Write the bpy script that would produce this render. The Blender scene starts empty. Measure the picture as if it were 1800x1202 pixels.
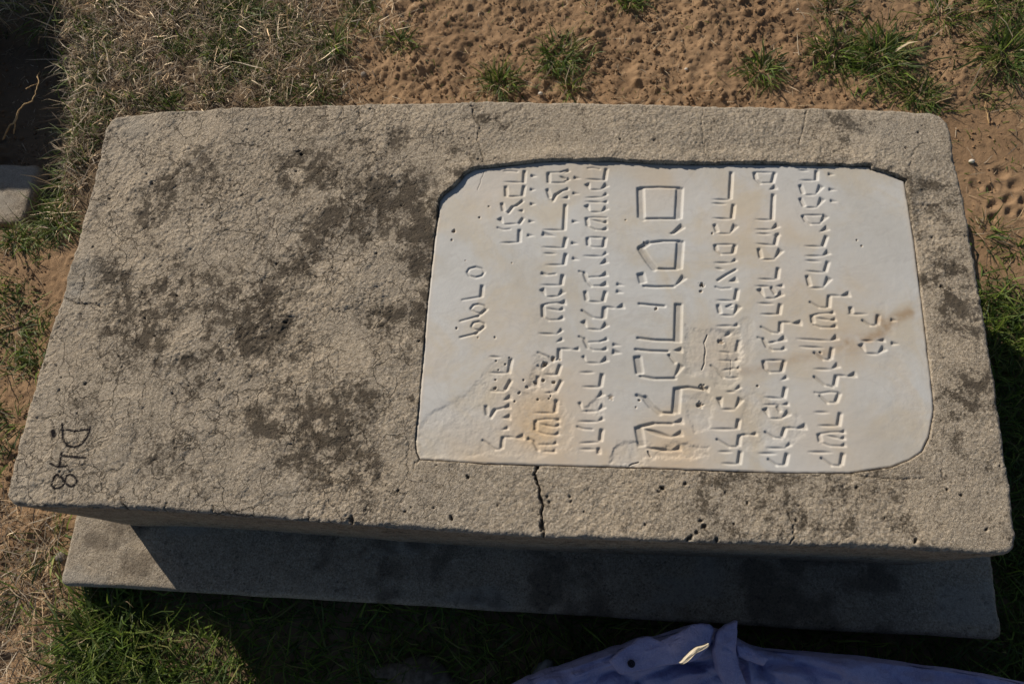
import bpy, math, random
import numpy as np
from mathutils import Matrix, Vector

random.seed(7)
rng = np.random.default_rng(11)
SC = bpy.context.scene
COL = SC.collection

# ------------------------------------------------------------------ camera, sky, sun, exposure
HP = 0.080                      # plinth top above the ground
HB = 0.334                      # block on the plinth
TOP = HP + HB                   # top of the gravestone
CAM = np.array([0.1493, -0.4537, 1.1347 + TOP])
CM = np.array([[0.9951, -0.0245, 0.0954], [0.0538, 0.9464, -0.3185], [-0.0825, 0.3221, 0.9431]])
FPX = 1326.87                   # focal length in pixels of an 1800 px wide picture

cam = bpy.data.cameras.new('camera')
cam.sensor_width = 36.0
cam.lens = FPX / 1800 * 36
cam.clip_start = 0.02
cam.clip_end = 500
cam.dof.use_dof = True
cam.dof.focus_distance = 1.20
cam.dof.aperture_fstop = 14.0
co = bpy.data.objects.new('camera', cam)
COL.objects.link(co)
m4 = Matrix.Identity(4)
for i in range(3):
    for j in range(3):
        m4[i][j] = CM[i, j]
m4.translation = Vector(CAM)
co.matrix_world = m4
SC.camera = co

SUN_EL = math.radians(29)
SUN_AZ = math.radians(-44)      # heading of the light on the ground
LDIR = Vector((math.cos(SUN_EL) * math.cos(SUN_AZ), math.cos(SUN_EL) * math.sin(SUN_AZ), -math.sin(SUN_EL)))
w = bpy.data.worlds.new('World')
SC.world = w
w.use_nodes = True
nt = w.node_tree
nt.nodes.clear()
sky = nt.nodes.new('ShaderNodeTexSky')
sky.sky_type = 'NISHITA'
sky.sun_disc = False
sky.sun_elevation = SUN_EL
sky.sun_rotation = math.atan2(-LDIR.x, -LDIR.y)
bg = nt.nodes.new('ShaderNodeBackground')
bg.inputs['Strength'].default_value = 0.05
wo = nt.nodes.new('ShaderNodeOutputWorld')
nt.links.new(sky.outputs[0], bg.inputs[0])
nt.links.new(bg.outputs[0], wo.inputs[0])
sl = bpy.data.lights.new('sun', 'SUN')
sl.energy = 4.8
sl.angle = math.radians(0.5)
sl.color = (1.0, 0.885, 0.74)
so = bpy.data.objects.new('sun', sl)
COL.objects.link(so)
so.rotation_euler = LDIR.to_track_quat('-Z', 'Y').to_euler()
so.location = (-4, 4, 4)
SC.view_settings.view_transform = 'Standard'
SC.view_settings.look = 'None'
SC.view_settings.gamma = 1
SC.view_settings.use_curve_mapping = False
SC.view_settings.exposure = 0.0

# ------------------------------------------------------------------ helpers
def at(px, py, z):
    """photo pixel (arrays allowed) -> world point on the level plane z"""
    px = np.asarray(px, float); py = np.asarray(py, float)
    d = np.stack([(px - 900) / FPX, (601 - py) / FPX, -np.ones_like(px)], -1) @ CM.T
    t = (z - CAM[2]) / d[..., 2]
    return CAM + d * t[..., None]

def topx(x, y, z):
    q = (np.stack([x, y, z], -1) - CAM) @ CM
    return 900 + FPX * q[..., 0] / -q[..., 2], 601 - FPX * q[..., 1] / -q[..., 2]

TAB = rng.random((64, 256, 256))
def vnoise(x, y, s=0):
    T = TAB[s % 64]
    xi = np.floor(x).astype(int); yi = np.floor(y).astype(int)
    fx = x - xi; fy = y - yi
    fx = fx * fx * fx * (fx * (fx * 6 - 15) + 10); fy = fy * fy * fy * (fy * (fy * 6 - 15) + 10)
    a = T[xi & 255, yi & 255]; b = T[(xi + 1) & 255, yi & 255]
    c = T[xi & 255, (yi + 1) & 255]; d = T[(xi + 1) & 255, (yi + 1) & 255]
    return (a + (b - a) * fx) * (1 - fy) + (c + (d - c) * fx) * fy

def fbm(x, y, s=0, o=4, g=.5):
    r = 0; a = 1; t = 0
    for k in range(o):
        r = r + a * vnoise(x * 2 ** k + 17.3 * k, y * 2 ** k - 9.1 * k, s + k); t += a; a *= g
    return r / t

def worley(x, y, s=0):
    X = TAB[(s + 31) % 64]; Y = TAB[(s + 47) % 64]
    xi = np.floor(x).astype(int); yi = np.floor(y).astype(int)
    f1 = np.full(x.shape, 9.0); f2 = f1.copy()
    for i in (-1, 0, 1):
        for j in (-1, 0, 1):
            cx = xi + i; cy = yi + j
            d = np.hypot(cx + X[cx & 255, cy & 255] - x, cy + Y[cx & 255, cy & 255] - y)
            f2 = np.minimum(f2, np.maximum(f1, d)); f1 = np.minimum(f1, d)
    return f1, f2

def sstep(a, b, x):
    t = np.clip((x - a) / (b - a), 0, 1)
    return t * t * (3 - 2 * t)

def seg_dist(x, y, a, b):
    dx, dy = b[0] - a[0], b[1] - a[1]
    l2 = dx * dx + dy * dy + 1e-12
    t = np.clip(((x - a[0]) * dx + (y - a[1]) * dy) / l2, 0, 1)
    return np.hypot(x - a[0] - t * dx, y - a[1] - t * dy), t

def poly_sdf(x, y, P):
    """positive outside, negative inside"""
    d = np.full(x.shape, 1e9); ins = np.zeros(x.shape, bool)
    for i in range(len(P)):
        a, b = P[i], P[(i + 1) % len(P)]
        d = np.minimum(d, seg_dist(x, y, a, b)[0])
        c = (a[1] > y) != (b[1] > y)
        if a[1] != b[1]:
            ins ^= c & (x < (b[0] - a[0]) * (y - a[1]) / (b[1] - a[1]) + a[0])
    return np.where(ins, -d, d)

def line_dist(x, y, P):
    d = np.full(x.shape, 1e9)
    for a, b in zip(P[:-1], P[1:]):
        d = np.minimum(d, seg_dist(x, y, a, b)[0])
    return d

def P2(s, z):
    a = np.array([[float(v) for v in p.split(',')[:2]] for p in s.split()])
    return at(a[:, 0], a[:, 1], z)[:, :2]

def mesh(name, V, quads=None, tris=None, mat=None, attrs=None, smooth=True, parent=None, polys=None):
    me = bpy.data.meshes.new(name)
    V = np.asarray(V, np.float32)
    me.vertices.add(len(V)); me.vertices.foreach_set('co', V.ravel())
    L = []; S = []; n = 0
    for F, k in ((quads, 4), (tris, 3)):
        if F is not None and len(F):
            F = np.asarray(F, np.int32)
            L.append(F.ravel()); S.append(n + k * np.arange(len(F))); n += F.size
    for f in polys or ():
        f = np.asarray(f, np.int32)
        L.append(f); S.append(np.array([n])); n += len(f)
    L = np.concatenate(L).astype(np.int32); S = np.concatenate(S).astype(np.int32)
    me.loops.add(len(L)); me.loops.foreach_set('vertex_index', L)
    me.polygons.add(len(S)); me.polygons.foreach_set('loop_start', S)
    me.update(calc_edges=True); me.validate()
    me.polygons.foreach_set('use_smooth', np.full(len(me.polygons), smooth))
    for k, v in (attrs or {}).items():
        v = np.asarray(v, np.float32)
        if v.ndim == 1:
            at_ = me.attributes.new(k, 'FLOAT', 'POINT'); at_.data.foreach_set('value', v)
        else:
            if v.shape[1] == 3:
                v = np.concatenate([v, np.ones((len(v), 1), np.float32)], 1)
            at_ = me.attributes.new(k, 'FLOAT_COLOR', 'POINT'); at_.data.foreach_set('color', v.ravel())
    if mat: me.materials.append(mat)
    o = bpy.data.objects.new(name, me)
    COL.objects.link(o)
    if parent: o.parent = parent
    return o

def tag(o, label=None, cat=None, group=None, kind=None):
    if label: o['label'] = label
    if cat: o['category'] = cat
    if group: o['group'] = group
    if kind: o['kind'] = kind
    return o

def empty(name, loc, label, cat, group=None):
    o = bpy.data.objects.new(name, None)
    o.empty_display_size = .05
    COL.objects.link(o); o.location = loc
    return tag(o, label, cat, group)

def gridfaces(nx, ny, off=0):
    i = np.arange(nx * ny).reshape(nx, ny) + off
    return np.stack([i[:-1, :-1], i[1:, :-1], i[1:, 1:], i[:-1, 1:]], -1).reshape(-1, 4)

class NT:
    """small node-tree writer"""
    def __init__(s, name, rough=.9, spec=.2):
        s.m = bpy.data.materials.new(name); s.m.use_nodes = True
        s.t = s.m.node_tree; s.b = s.t.nodes['Principled BSDF']
        s.b.inputs['Roughness'].default_value = rough
        s.b.inputs['Specular IOR Level'].default_value = spec
        s.co = s.t.nodes.new('ShaderNodeTexCoord').outputs['Object']
    def put(s, sock, v):
        if hasattr(v, 'is_linked'): s.t.links.new(v, sock)
        elif isinstance(v, tuple) and len(v) == 3: sock.default_value = (*v, 1)
        else: sock.default_value = v
    def attr(s, n, col=False):
        a = s.t.nodes.new('ShaderNodeAttribute'); a.attribute_name = n
        return a.outputs['Color'] if col else a.outputs['Fac']
    def noise(s, scale, detail=4, rough=.55, dist=0):
        n = s.t.nodes.new('ShaderNodeTexNoise'); s.t.links.new(s.co, n.inputs['Vector'])
        n.inputs['Scale'].default_value = scale; n.inputs['Detail'].default_value = detail
        n.inputs['Roughness'].default_value = rough; n.inputs['Distortion'].default_value = dist
        return n.outputs['Fac']
    def vor(s, scale, feat='F1'):
        n = s.t.nodes.new('ShaderNodeTexVoronoi'); s.t.links.new(s.co, n.inputs['Vector'])
        n.feature = feat; n.inputs['Scale'].default_value = scale
        return n.outputs['Distance']
    def ramp(s, v, a, b, lo=0., hi=1.):
        n = s.t.nodes.new('ShaderNodeMapRange'); n.interpolation_type = 'SMOOTHSTEP'
        s.put(n.inputs[0], v)
        for k, q in zip((1, 2, 3, 4), (a, b, lo, hi)): n.inputs[k].default_value = q
        return n.outputs[0]
    def math(s, op, a, b=0., clamp=False):
        n = s.t.nodes.new('ShaderNodeMath'); n.operation = op; n.use_clamp = clamp
        s.put(n.inputs[0], a); s.put(n.inputs[1], b)
        return n.outputs[0]
    def mix(s, f, a, b, mode='MIX'):
        n = s.t.nodes.new('ShaderNodeMix'); n.data_type = 'RGBA'; n.blend_type = mode
        s.put(n.inputs[0], f); s.put(n.inputs[6], a); s.put(n.inputs[7], b)
        return n.outputs[2]
    def bump(s, h, strength, dist):
        n = s.t.nodes.new('ShaderNodeBump'); n.inputs['Strength'].default_value = strength
        n.inputs['Distance'].default_value = dist; s.put(n.inputs['Height'], h)
        if s.b.inputs['Normal'].is_linked:
            s.t.links.new(s.b.inputs['Normal'].links[0].from_socket, n.inputs['Normal'])
        s.t.links.new(n.outputs[0], s.b.inputs['Normal'])
    def col(s, v): s.put(s.b.inputs['Base Color'], v)

# ------------------------------------------------------------------ materials
def concrete_material(name, tone=1.0):
    n = NT(name, .93, .15)
    a = n.noise(6, 5, .6); b = n.noise(38, 5, .65); c = n.noise(270, 3, .8)
    base = n.mix(n.ramp(a, .35, .68), (.345 * tone, .300 * tone, .238 * tone), (.440 * tone, .372 * tone, .282 * tone))
    base = n.mix(n.ramp(b, .40, .72, 0, .55), base, (.245 * tone, .215 * tone, .175 * tone))
    base = n.mix(n.ramp(c, .50, .66, 0, .75), base, (.56 * tone, .50 * tone, .415 * tone))
    base = n.mix(n.ramp(c, .48, .34, 0, .8), base, (.175 * tone, .145 * tone, .11 * tone))
    sp = n.vor(170)
    base = n.mix(n.ramp(sp, .10, .04, 0, .5), base, (.55, .49, .42))
    # lichen and soot, broken up into grains
    lm = n.attr('lichen')
    g = n.noise(230, 4, .75); g2 = n.noise(48, 5, .7)
    g = n.math('ADD', n.math('MULTIPLY', g, 2.6), n.math('MULTIPLY', g2, 2.2))
    lf = n.ramp(n.math('ADD', lm, n.math('SUBTRACT', g, 2.52)), .15, .95, 0, .90)
    base = n.mix(lf, base, n.mix(n.noise(60, 3), (.088, .069, .047), (.060, .054, .047)))
    base = n.mix(n.math('MULTIPLY', n.attr('pale'), .55, True), base, (.37, .36, .33))
    base = n.mix(n.math('MULTIPLY', n.attr('dirt'), .75, True), base, (.075, .060, .046))
    # hairline crazing, dirt in it
    hair = None
    for sc_, wd_, k_ in ((15, .018, 1.0), (31, .034, .9), (66, .055, .35)):
        v = n.t.nodes.new('ShaderNodeTexVoronoi'); v.feature = 'DISTANCE_TO_EDGE'; v.inputs['Scale'].default_value = sc_
        wp = n.t.nodes.new('ShaderNodeTexNoise'); wp.inputs['Scale'].default_value = 34; wp.inputs['Detail'].default_value = 4
        n.t.links.new(n.co, wp.inputs['Vector'])
        ma = n.t.nodes.new('ShaderNodeVectorMath'); ma.operation = 'MULTIPLY_ADD'; ma.inputs[1].default_value = (.045, .045, .045)
        n.t.links.new(wp.outputs['Color'], ma.inputs[0]); n.t.links.new(n.co, ma.inputs[2]); n.t.links.new(ma.outputs[0], v.inputs['Vector'])
        ln = n.math('MULTIPLY', n.ramp(v.outputs['Distance'], wd_, wd_ * .25), n.math('MULTIPLY', n.ramp(n.noise(8 + sc_ * .1, 3), .43, .58), k_))
        hair = ln if hair is None else n.math('MAXIMUM', hair, ln)
    hair = n.math('MULTIPLY', hair, n.attr('craze'))
    base = n.mix(n.math('MULTIPLY', hair, .74), base, (.080, .064, .046))
    pk = n.ramp(n.noise(300, 2), .25, .38)
    base = n.mix(n.math('MULTIPLY', n.attr('paint'), pk, True), base, (.012, .011, .014))
    n.col(base)
    n.bump(n.math('SUBTRACT', n.noise(300, 4, .8), n.math('MULTIPLY', hair, .8)), .9, .003)
    n.bump(n.noise(120, 4, .7), .5, .003)
    return n.m

def marble_material():
    n = NT('weathered_marble', .62, .35)
    a = n.noise(9, 5, .6, .6); b = n.noise(40, 5, .6)
    base = n.mix(n.ramp(a, .42, .66), (.528, .540, .540), (.515, .482, .415))
    base = n.mix(n.ramp(b, .5, .75, 0, .35), base, (.56, .575, .59))
    base = n.mix(n.ramp(n.noise(3.2, 5, .6, .8), .42, .66, 0, .6), base, (.43, .425, .40))
    base = n.mix(n.math('MULTIPLY', n.attr('tan'), .9, True), base, (.56, .43, .28))
    base = n.mix(n.math('MULTIPLY', n.attr('rust'), n.ramp(n.noise(60, 4), .3, .6, .35, 1), True), base, (.30, .185, .085))
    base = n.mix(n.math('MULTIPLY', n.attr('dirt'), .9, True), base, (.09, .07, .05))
    base = n.mix(n.ramp(n.vor(120), .05, .02, 0, .35), base, (.36, .27, .18))
    n.col(base)
    vn = n.noise(5, 6, .6, 1.8)
    base = n.mix(n.math('MULTIPLY', n.ramp(n.math('ABSOLUTE', n.math('SUBTRACT', vn, .5)), .022, .0), .22), base, (.40, .39, .375))
    n.col(base)
    n.bump(n.noise(260, 4, .7), .12, .0012)
    n.bump(n.noise(50, 3, .6), .10, .004)
    n.b.inputs['Subsurface Weight'].default_value = 0.0
    return n.m

def soil_material():
    n = NT('sandy_soil', .96, .1)
    a = n.noise(4, 5, .6); b = n.noise(45, 5, .7); c = n.noise(600, 3, .75)
    base = n.mix(n.ramp(a, .35, .65), (.268, .174, .102), (.332, .222, .133))
    base = n.mix(n.ramp(b, .45, .75, 0, .6), base, (.205, .136, .080))
    base = n.mix(n.ramp(c, .53, .72, 0, .5), base, (.50, .36, .225))
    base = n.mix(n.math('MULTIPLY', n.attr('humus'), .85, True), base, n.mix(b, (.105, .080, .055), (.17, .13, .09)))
    n.col(base)
    n.bump(n.noise(420, 5, .8), .5, .003)
    n.bump(n.noise(110, 5, .7), .45, .005)
    return n.m

def blade_material(name, trans=.35, rough=.55):
    n = NT(name, rough, .3)
    c = n.attr('tint', True)
    n.col(c)
    tr = n.t.nodes.new('ShaderNodeBsdfTranslucent'); n.put(tr.inputs[0], c)
    mx = n.t.nodes.new('ShaderNodeMixShader'); mx.inputs[0].default_value = trans
    out = n.t.nodes['Material Output']
    n.t.links.new(n.b.outputs[0], mx.inputs[1]); n.t.links.new(tr.outputs[0], mx.inputs[2])
    n.t.links.new(mx.outputs[0], out.inputs[0])
    return n.m

def rock_material(name, c1, c2):
    n = NT(name, .9, .2)
    n.col(n.mix(n.ramp(n.noise(60, 5, .65), .35, .65), c1, c2))
    n.bump(n.noise(200, 4, .7), .5, .003)
    return n.m

M_CONC = concrete_material('weathered_concrete', 1.10)
M_PLINTH = concrete_material('plinth_concrete', 1.0)
M_MARB = marble_material()
M_SOIL = soil_material()
M_GRASS = blade_material('grass_blade', .42)
M_STRAW = blade_material('dry_straw', .15, .7)
M_ROCK = rock_material('grey_rock', (.20, .175, .15), (.34, .30, .26))
M_SHELL = rock_material('white_shell', (.62, .58, .52), (.78, .75, .70))
M_BARK = rock_material('bleached_root', (.42, .27, .13), (.55, .40, .22))

# ------------------------------------------------------------------ ground
PX0, PX1, PY0 = -0.8618, 0.888, -0.4803     # plinth footprint
PY1 = 0.455
HOLE = np.array(P2('-60,20 60,40 118,70 122,150 118,230 104,325 62,402 -60,402', 0.))
TREAD = [(295, 478, 9, 5), (432, 458, 11, 7), (390, 536, 10, 6), (305, 568, 10, 5), (396, 606, 8, 6), (474, 545, 8, 6), (350, 388, 10, 8), (205, 460, 7, 8), (455, 620, 7, 5), (300, 640, 8, 5)]
TREADW = [(*at(1650 + a / 3.16, 180 + b / 3.16, 0.)[:2], r / 1000, s / 1000) for a, b, r, s in TREAD]
TREADW = [(a, b, r * 1.35, s * 1.15) for a, b, r, s in TREADW]

def clods(x, y, sc, s):
    """unequal crumbs lying on the ground, 0..1"""
    X = TAB[(s + 31) % 64]; Y = TAB[(s + 47) % 64]; Rr = TAB[(s + 11) % 64]
    u = x * sc; v = y * sc; xi = np.floor(u).astype(int); yi = np.floor(v).astype(int)
    best = np.zeros(x.shape)
    for i in (-1, 0, 1):
        for j in (-1, 0, 1):
            a, b = (xi + i) & 255, (yi + j) & 255
            rad = .18 + .52 * Rr[a, b] ** 2
            d = np.hypot(xi + i + X[a, b] - u, (yi + j + Y[a, b] - v) * (.7 + .6 * Y[b, a]))
            best = np.maximum(best, rad / .7 * np.sqrt(np.clip(1 - (d / rad) ** 2, 0, 1)))
    return best

def hground(x, y, fine=True):
    h = .020 * (fbm(x * 2.1 + 5, y * 2.1, 1, 3) - .5) + .004
    px, py = topx(x, y, np.zeros_like(x))
    clod = sstep(560, 720, px) * sstep(1560, 1400, px) * sstep(330, 120, py)       # churned soil behind
    clod = np.maximum(clod, sstep(150, 60, px) * sstep(640, 760, py) * .9)
    clod = np.maximum(clod, sstep(1560, 1680, px) * sstep(190, 120, py) * .9)
    smooth = sstep(1640, 1700, px) * sstep(170, 230, py)
    h = h + (.006 + .012 * clod - .003 * smooth) * (fbm(x * 14, y * 14, 5, 4, .55) - .5) * 1.5
    if fine:
        wx = x + .012 * vnoise(x * 40, y * 40, 9); wy = y + .012 * vnoise(x * 40, y * 40, 10)
        k = .30 + .70 * clod - .22 * smooth
        for sc_, sd_, am, th in ((26, 2, .012, .80), (52, 4, .0085, .62), (105, 6, .0066, .40), (190, 8, .0030, .34)):
            on = sstep(th - .12, th + .12, fbm(x * 15 + sd_, y * 15, 14 + sd_, 3) * .6 + .4 * vnoise(x * sc_ * .7, y * sc_ * .7, 21 + sd_))
            h = h + am * (k if sc_ < 90 else np.sqrt(k)) * on * clods(wx, wy, sc_, sd_)
        h = h + .0036 * (1 - smooth * .6) * (fbm(x * 110, y * 110, 23, 2, .8) - .5) + .004 * k * (fbm(x * 42, y * 42, 29, 3, .65) - .5)
        for tx, ty, r, s in TREADW:                       # prints of a studded sole
            u = (x - tx) * .82 + (y - ty) * .57; v = -(x - tx) * .57 + (y - ty) * .82
            q = (u / (r * 1.15)) ** 2 + (v / (s * 1.5)) ** 2
            h = h - .0052 * np.exp(-q ** 1.4 * 1.1) * (1 - .5 * np.clip(u / r + v / r, -1, 1)) + .0022 * np.exp(-(np.sqrt(q) - 1.35) ** 2 * 8)
    hs = poly_sdf(x, y, HOLE)
    h = h - .085 * sstep(.03, -.05, hs + .10 * (fbm(x * 13, y * 13, 30, 4, .6) - .5))
    inner = np.maximum(np.maximum(PX0 - x, x - PX1), np.maximum(PY0 - y, y - PY1))
    h = h - .03 * sstep(-.02, -.06, inner)
    return h

def axis(a, b, step, far):
    core = np.arange(a, b + step / 2, step)
    g = step * 1.35 ** np.arange(1, 45)
    up = b + np.cumsum(g); dn = a - np.cumsum(g)
    up = up[up < far]; dn = dn[dn > -far]
    return np.concatenate([dn[::-1], core, up])

gx = axis(-1.72, 1.36, .0050, 60); gy = axis(-.88, 1.24, .0050, 60)
GX, GY = np.meshgrid(gx, gy, indexing='ij')
fx, fy = GX.ravel(), GY.ravel()
near = (np.abs(fx) < 2.6) & (np.abs(fy) < 2.4)
fz = np.zeros(fx.shape)
fz[near] = hground(fx[near], fy[near])
fz[~near] = .03 * (fbm(fx[~near] * .7, fy[~near] * .7, 1, 3) - .5)
gpx, gpy = topx(fx, fy, np.zeros_like(fx))
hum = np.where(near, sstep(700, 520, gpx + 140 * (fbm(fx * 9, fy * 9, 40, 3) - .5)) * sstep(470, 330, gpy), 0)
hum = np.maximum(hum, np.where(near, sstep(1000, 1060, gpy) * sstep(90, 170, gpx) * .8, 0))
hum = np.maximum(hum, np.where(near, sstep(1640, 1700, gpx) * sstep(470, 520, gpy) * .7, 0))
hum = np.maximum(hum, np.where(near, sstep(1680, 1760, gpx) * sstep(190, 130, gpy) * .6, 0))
F = gridfaces(len(gx), len(gy))
c = np.stack([fx, fy], 1)[F].mean(1)
keep = ~((c[:, 0] > PX0 + .09) & (c[:, 0] < PX1 - .09) & (c[:, 1] > PY0 + .09) & (c[:, 1] < PY1 - .09))
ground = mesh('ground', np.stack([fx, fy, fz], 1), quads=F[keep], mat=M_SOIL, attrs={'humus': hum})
tag(ground, 'bare sandy brown soil around the gravestone', kind='structure')

# ------------------------------------------------------------------ the gravestone
grave = empty('gravestone', (0, 0, 0), 'weathered concrete gravestone with an inscribed white marble plaque, D 48 painted on its top', 'gravestone')

OUT = P2('731,795 729.5,772 735,720 742,640 750,540 752.4,519.5 760,450 768.6,380 771,352 780,340 797,327 817,305 834.8,295 '
         '859.7,293 899.6,288.7 949.5,282 987,281 1077,281 1140,285 1224.7,287.5 1300,286 1425,288 1529.6,290.5 1533,296 '
         '1559.5,301 1577,310 1592,316 1599.5,360 1609.5,432 1623,540 1637,657 1643,712 1642,730 1634.4,769.6 1622,794.6 '
         '1599.5,809.5 1567,822 1524.6,828 1492,832.5 1382,832.5 1300,829.5 1200,826 1100,822 987,819.5 855,816 737,808', TOP)

def resample(s, n):
    p = P2(s, TOP)
    # Catmull-Rom through the picked points, then even arc length
    q = []
    pp = np.vstack([2 * p[0] - p[1], p, 2 * p[-1] - p[-2]])
    for i in range(1, len(pp) - 2):
        t = np.linspace(0, 1, 40, endpoint=False)[:, None]
        a, b, c_, d = pp[i - 1], pp[i], pp[i + 1], pp[i + 2]
        q.append(.5 * (2 * b + (c_ - a) * t + (2 * a - 5 * b + 4 * c_ - d) * t ** 2 + (3 * b - a - 3 * c_ + d) * t ** 3))
    q = np.vstack(q + [p[-1:]])
    s_ = np.concatenate([[0], np.cumsum(np.linalg.norm(np.diff(q, axis=0), axis=1))])
    u = np.linspace(0, s_[-1], n)
    return np.stack([np.interp(u, s_, q[:, 0]), np.interp(u, s_, q[:, 1])], 1)

NX, NY = 960, 470
e_back = resample('194,211 203,206 225,202 330,193 600,182 830,178 1000,180 1250,185 1500,190 1620,196 1645,200 1660,210', NX)
e_front = resample('15,880 24,887 60,890 200,893 400,906 700,928 950,944 1215,953 1390,958 1600,966 1750,974 1772,972 1783,962', NX)
e_left = resample('15,880 13,866 30,790 60,680 105,530 150,370 175,268 187,222 194,211', NY)
e_right = resample('1783,962 1787,940 1780,880 1765,770 1745,640 1720,490 1700,372 1682,290 1669,226 1660,210', NY)
U = np.linspace(0, 1, NX)[:, None, None]; Vv = np.linspace(0, 1, NY)[None, :, None]
G = ((1 - Vv) * e_front[:, None] + Vv * e_back[:, None] + (1 - U) * e_left[None] + U * e_right[None]
     - (1 - U) * (1 - Vv) * e_front[0] - U * (1 - Vv) * e_front[-1] - (1 - U) * Vv * e_back[0] - U * Vv * e_back[-1])
X, Y = G[..., 0], G[..., 1]
x, y = X.ravel(), Y.ravel()
ring = np.concatenate([e_front, e_right[1:], e_back[::-1][1:], e_left[::-1][1:-1]])
edge = poly_sdf(x, y, ring[::7]) * -1                    # distance in from the rim
sd = poly_sdf(x, y, OUT)                                 # to the plaque recess

z = np.zeros(x.shape)
z += .006 * (fbm(x * 4, y * 4, 3, 3) - .5)
z += .0018 * (fbm(x * 28, y * 28, 6, 4, .55) - .5)
gm = .35 + 1.1 * sstep(.38, .66, fbm(x * 9, y * 9, 57, 3))        # rubbed smooth here, sandy there
z += .0016 * gm * (fbm(x * 210, y * 210, 8, 2, .8) - .5)
z += .0011 * gm * (fbm(x * 75, y * 75, 48, 3, .6) - .5)
# crazing of the render: warped cells at two scales, only here and there
ppx, ppy = topx(x, y, np.full(x.shape, TOP))
wx = x + .03 * (fbm(x * 16, y * 16, 12, 3) - .5); wy = y + .03 * (fbm(x * 16, y * 16, 15, 3) - .5)
leftw = sstep(860, 620, ppx)
dirt = np.zeros(x.shape)
for sc_, s_, amp, wd, thr in ((13, 20, .0011, .018, .50), (30, 26, .0010, .040, .50), (60, 33, .0007, .07, .50)):
    f1, f2 = worley(wx * sc_, wy * sc_, s_)
    on = sstep(thr, thr + .12, fbm(x * 11 + s_, y * 11, s_ + 3, 3)) * (.3 + .7 * leftw)
    line = sstep(wd, 0, f2 - f1) * on
    z -= amp * line
    z += amp * .35 * np.clip(.5 - f1, 0, 1) * on         # each flake cups a little
    dirt = np.maximum(dirt, line * .55)
# scaling: shallow flakes lifted off
fl = fbm(wx * 22, wy * 22, 44, 4, .6)
z += .0009 * (sstep(.50, .54, fl) + sstep(.60, .64, fl)) * (.3 + .7 * leftw)

CRACKS = [('826,178 829,190 836,207 847,224 843,246 851,284', 1.0, .0028), ('940,822 937,838 944,853 951,870 955,886 951,905 953,925 949,945', 1.7, .008),
          ('1410,192 1407,215 1404,250', .9, .002), ('1236,187 1238,240 1240,275', .8, .0015), ('1390,905 1392,930 1388,957', 1.1, .003),
          ('1440,276 1462,272 1482,262', .8, .0015), ('1598,292 1612,268 1640,243', .8, .0015), ('735,811 722,832 700,858', .8, .0014),
          ('106,527 140,528 182,536', 1.1, .003), ('44,730 80,740 110,733', .9, .002), ('765,183 767,215 760,250', .8, .0016),
          ('628,185 631,208', .9, .002), ('370,905 372,890', 1., .004), ('218,893 220,880 214,872', 1.3, .005), ('617,920 616,905', 1.6, .006),
          ('471,700 520,712 575,728 600,742', .7, .0010), ('450,235 520,250 560,300 600,330', .7, .0012), ('440,240 470,232 520,195', .7, .001),
          ('575,545 610,548 660,520 690,470', .7, .001), ('440,690 470,745 520,765 590,760', .7, .0012), ('700,290 680,330 640,345', .7, .001),
          ('800,262 850,285 870,280', .9, .0015), ('1625,836 1540,842 1450,838 1380,836', .9, .002), ('1655,820 1656,836', .9, .002),
          ('1720,410 1690,420 1660,415', .9, .0018), ('1612,363 1640,366', .9, .0015), ('290,900 292,884', .9, .003), ('540,915 541,898', .8, .003)]
for s_, hw, dp in CRACKS:
    P = P2(s_, TOP)
    lo = P.min(0) - .02; hi = P.max(0) + .02
    k = np.where((x > lo[0]) & (x < hi[0]) & (y > lo[1]) & (y < hi[1]))[0]
    jx = x[k] + .012 * (vnoise(x[k] * 35, y[k] * 35, 54) - .5) + .005 * (vnoise(x[k] * 90, y[k] * 90, 50) - .5) + .003 * (vnoise(x[k] * 260, y[k] * 260, 52) - .5)
    jy = y[k] + .012 * (vnoise(x[k] * 35, y[k] * 35, 55) - .5) + .005 * (vnoise(x[k] * 90, y[k] * 90, 51) - .5) + .003 * (vnoise(x[k] * 260, y[k] * 260, 53) - .5)
    d = line_dist(jx, jy, P)
    prof = sstep(hw / 1000 * 1.5, hw / 1000 * .3, d)
    z[k] -= dp * prof
    dirt[k] = np.maximum(dirt[k], prof * min(1, dp * 260))
PITS = [(793, 910, 7), (822, 838, 6), (962, 872, 4), (965, 881, 4), (1001, 873, 4), (1004, 881, 4), (502, 568, 7), (524, 266, 8), (530, 272, 6), (267, 323, 6), (163, 435, 4), (100, 643, 4),
        (80, 643, 3), (150, 675, 5), (104, 686, 5), (108, 664, 3), (332, 678, 4), (616, 914, 6), (1165, 858, 7), (1158, 863, 4), (1205, 850, 6), (1275, 865, 4), (1314, 884, 5), (1238, 925, 7), (1232, 915, 5), (1225, 935, 5),
        (1290, 920, 4), (1400, 915, 4), (1505, 857, 4), (1603, 770, 5), (510, 229, 4), (193, 350, 4), (304, 692, 4), (255, 560, 4), (1213, 945, 9), (1260, 948, 6), (1610, 950, 6), (1690, 870, 4), (1735, 930, 5), (1665, 860, 4), (820, 815, 3), (700, 862, 4)]
for k_ in range(340):
    q = at(random.uniform(30, 1770), random.uniform(190, 955), TOP)
    PITS.append((q[0], q[1], random.choice((1.4, 1.6, 1.8, 2.2, 2.8)), 1))
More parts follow.
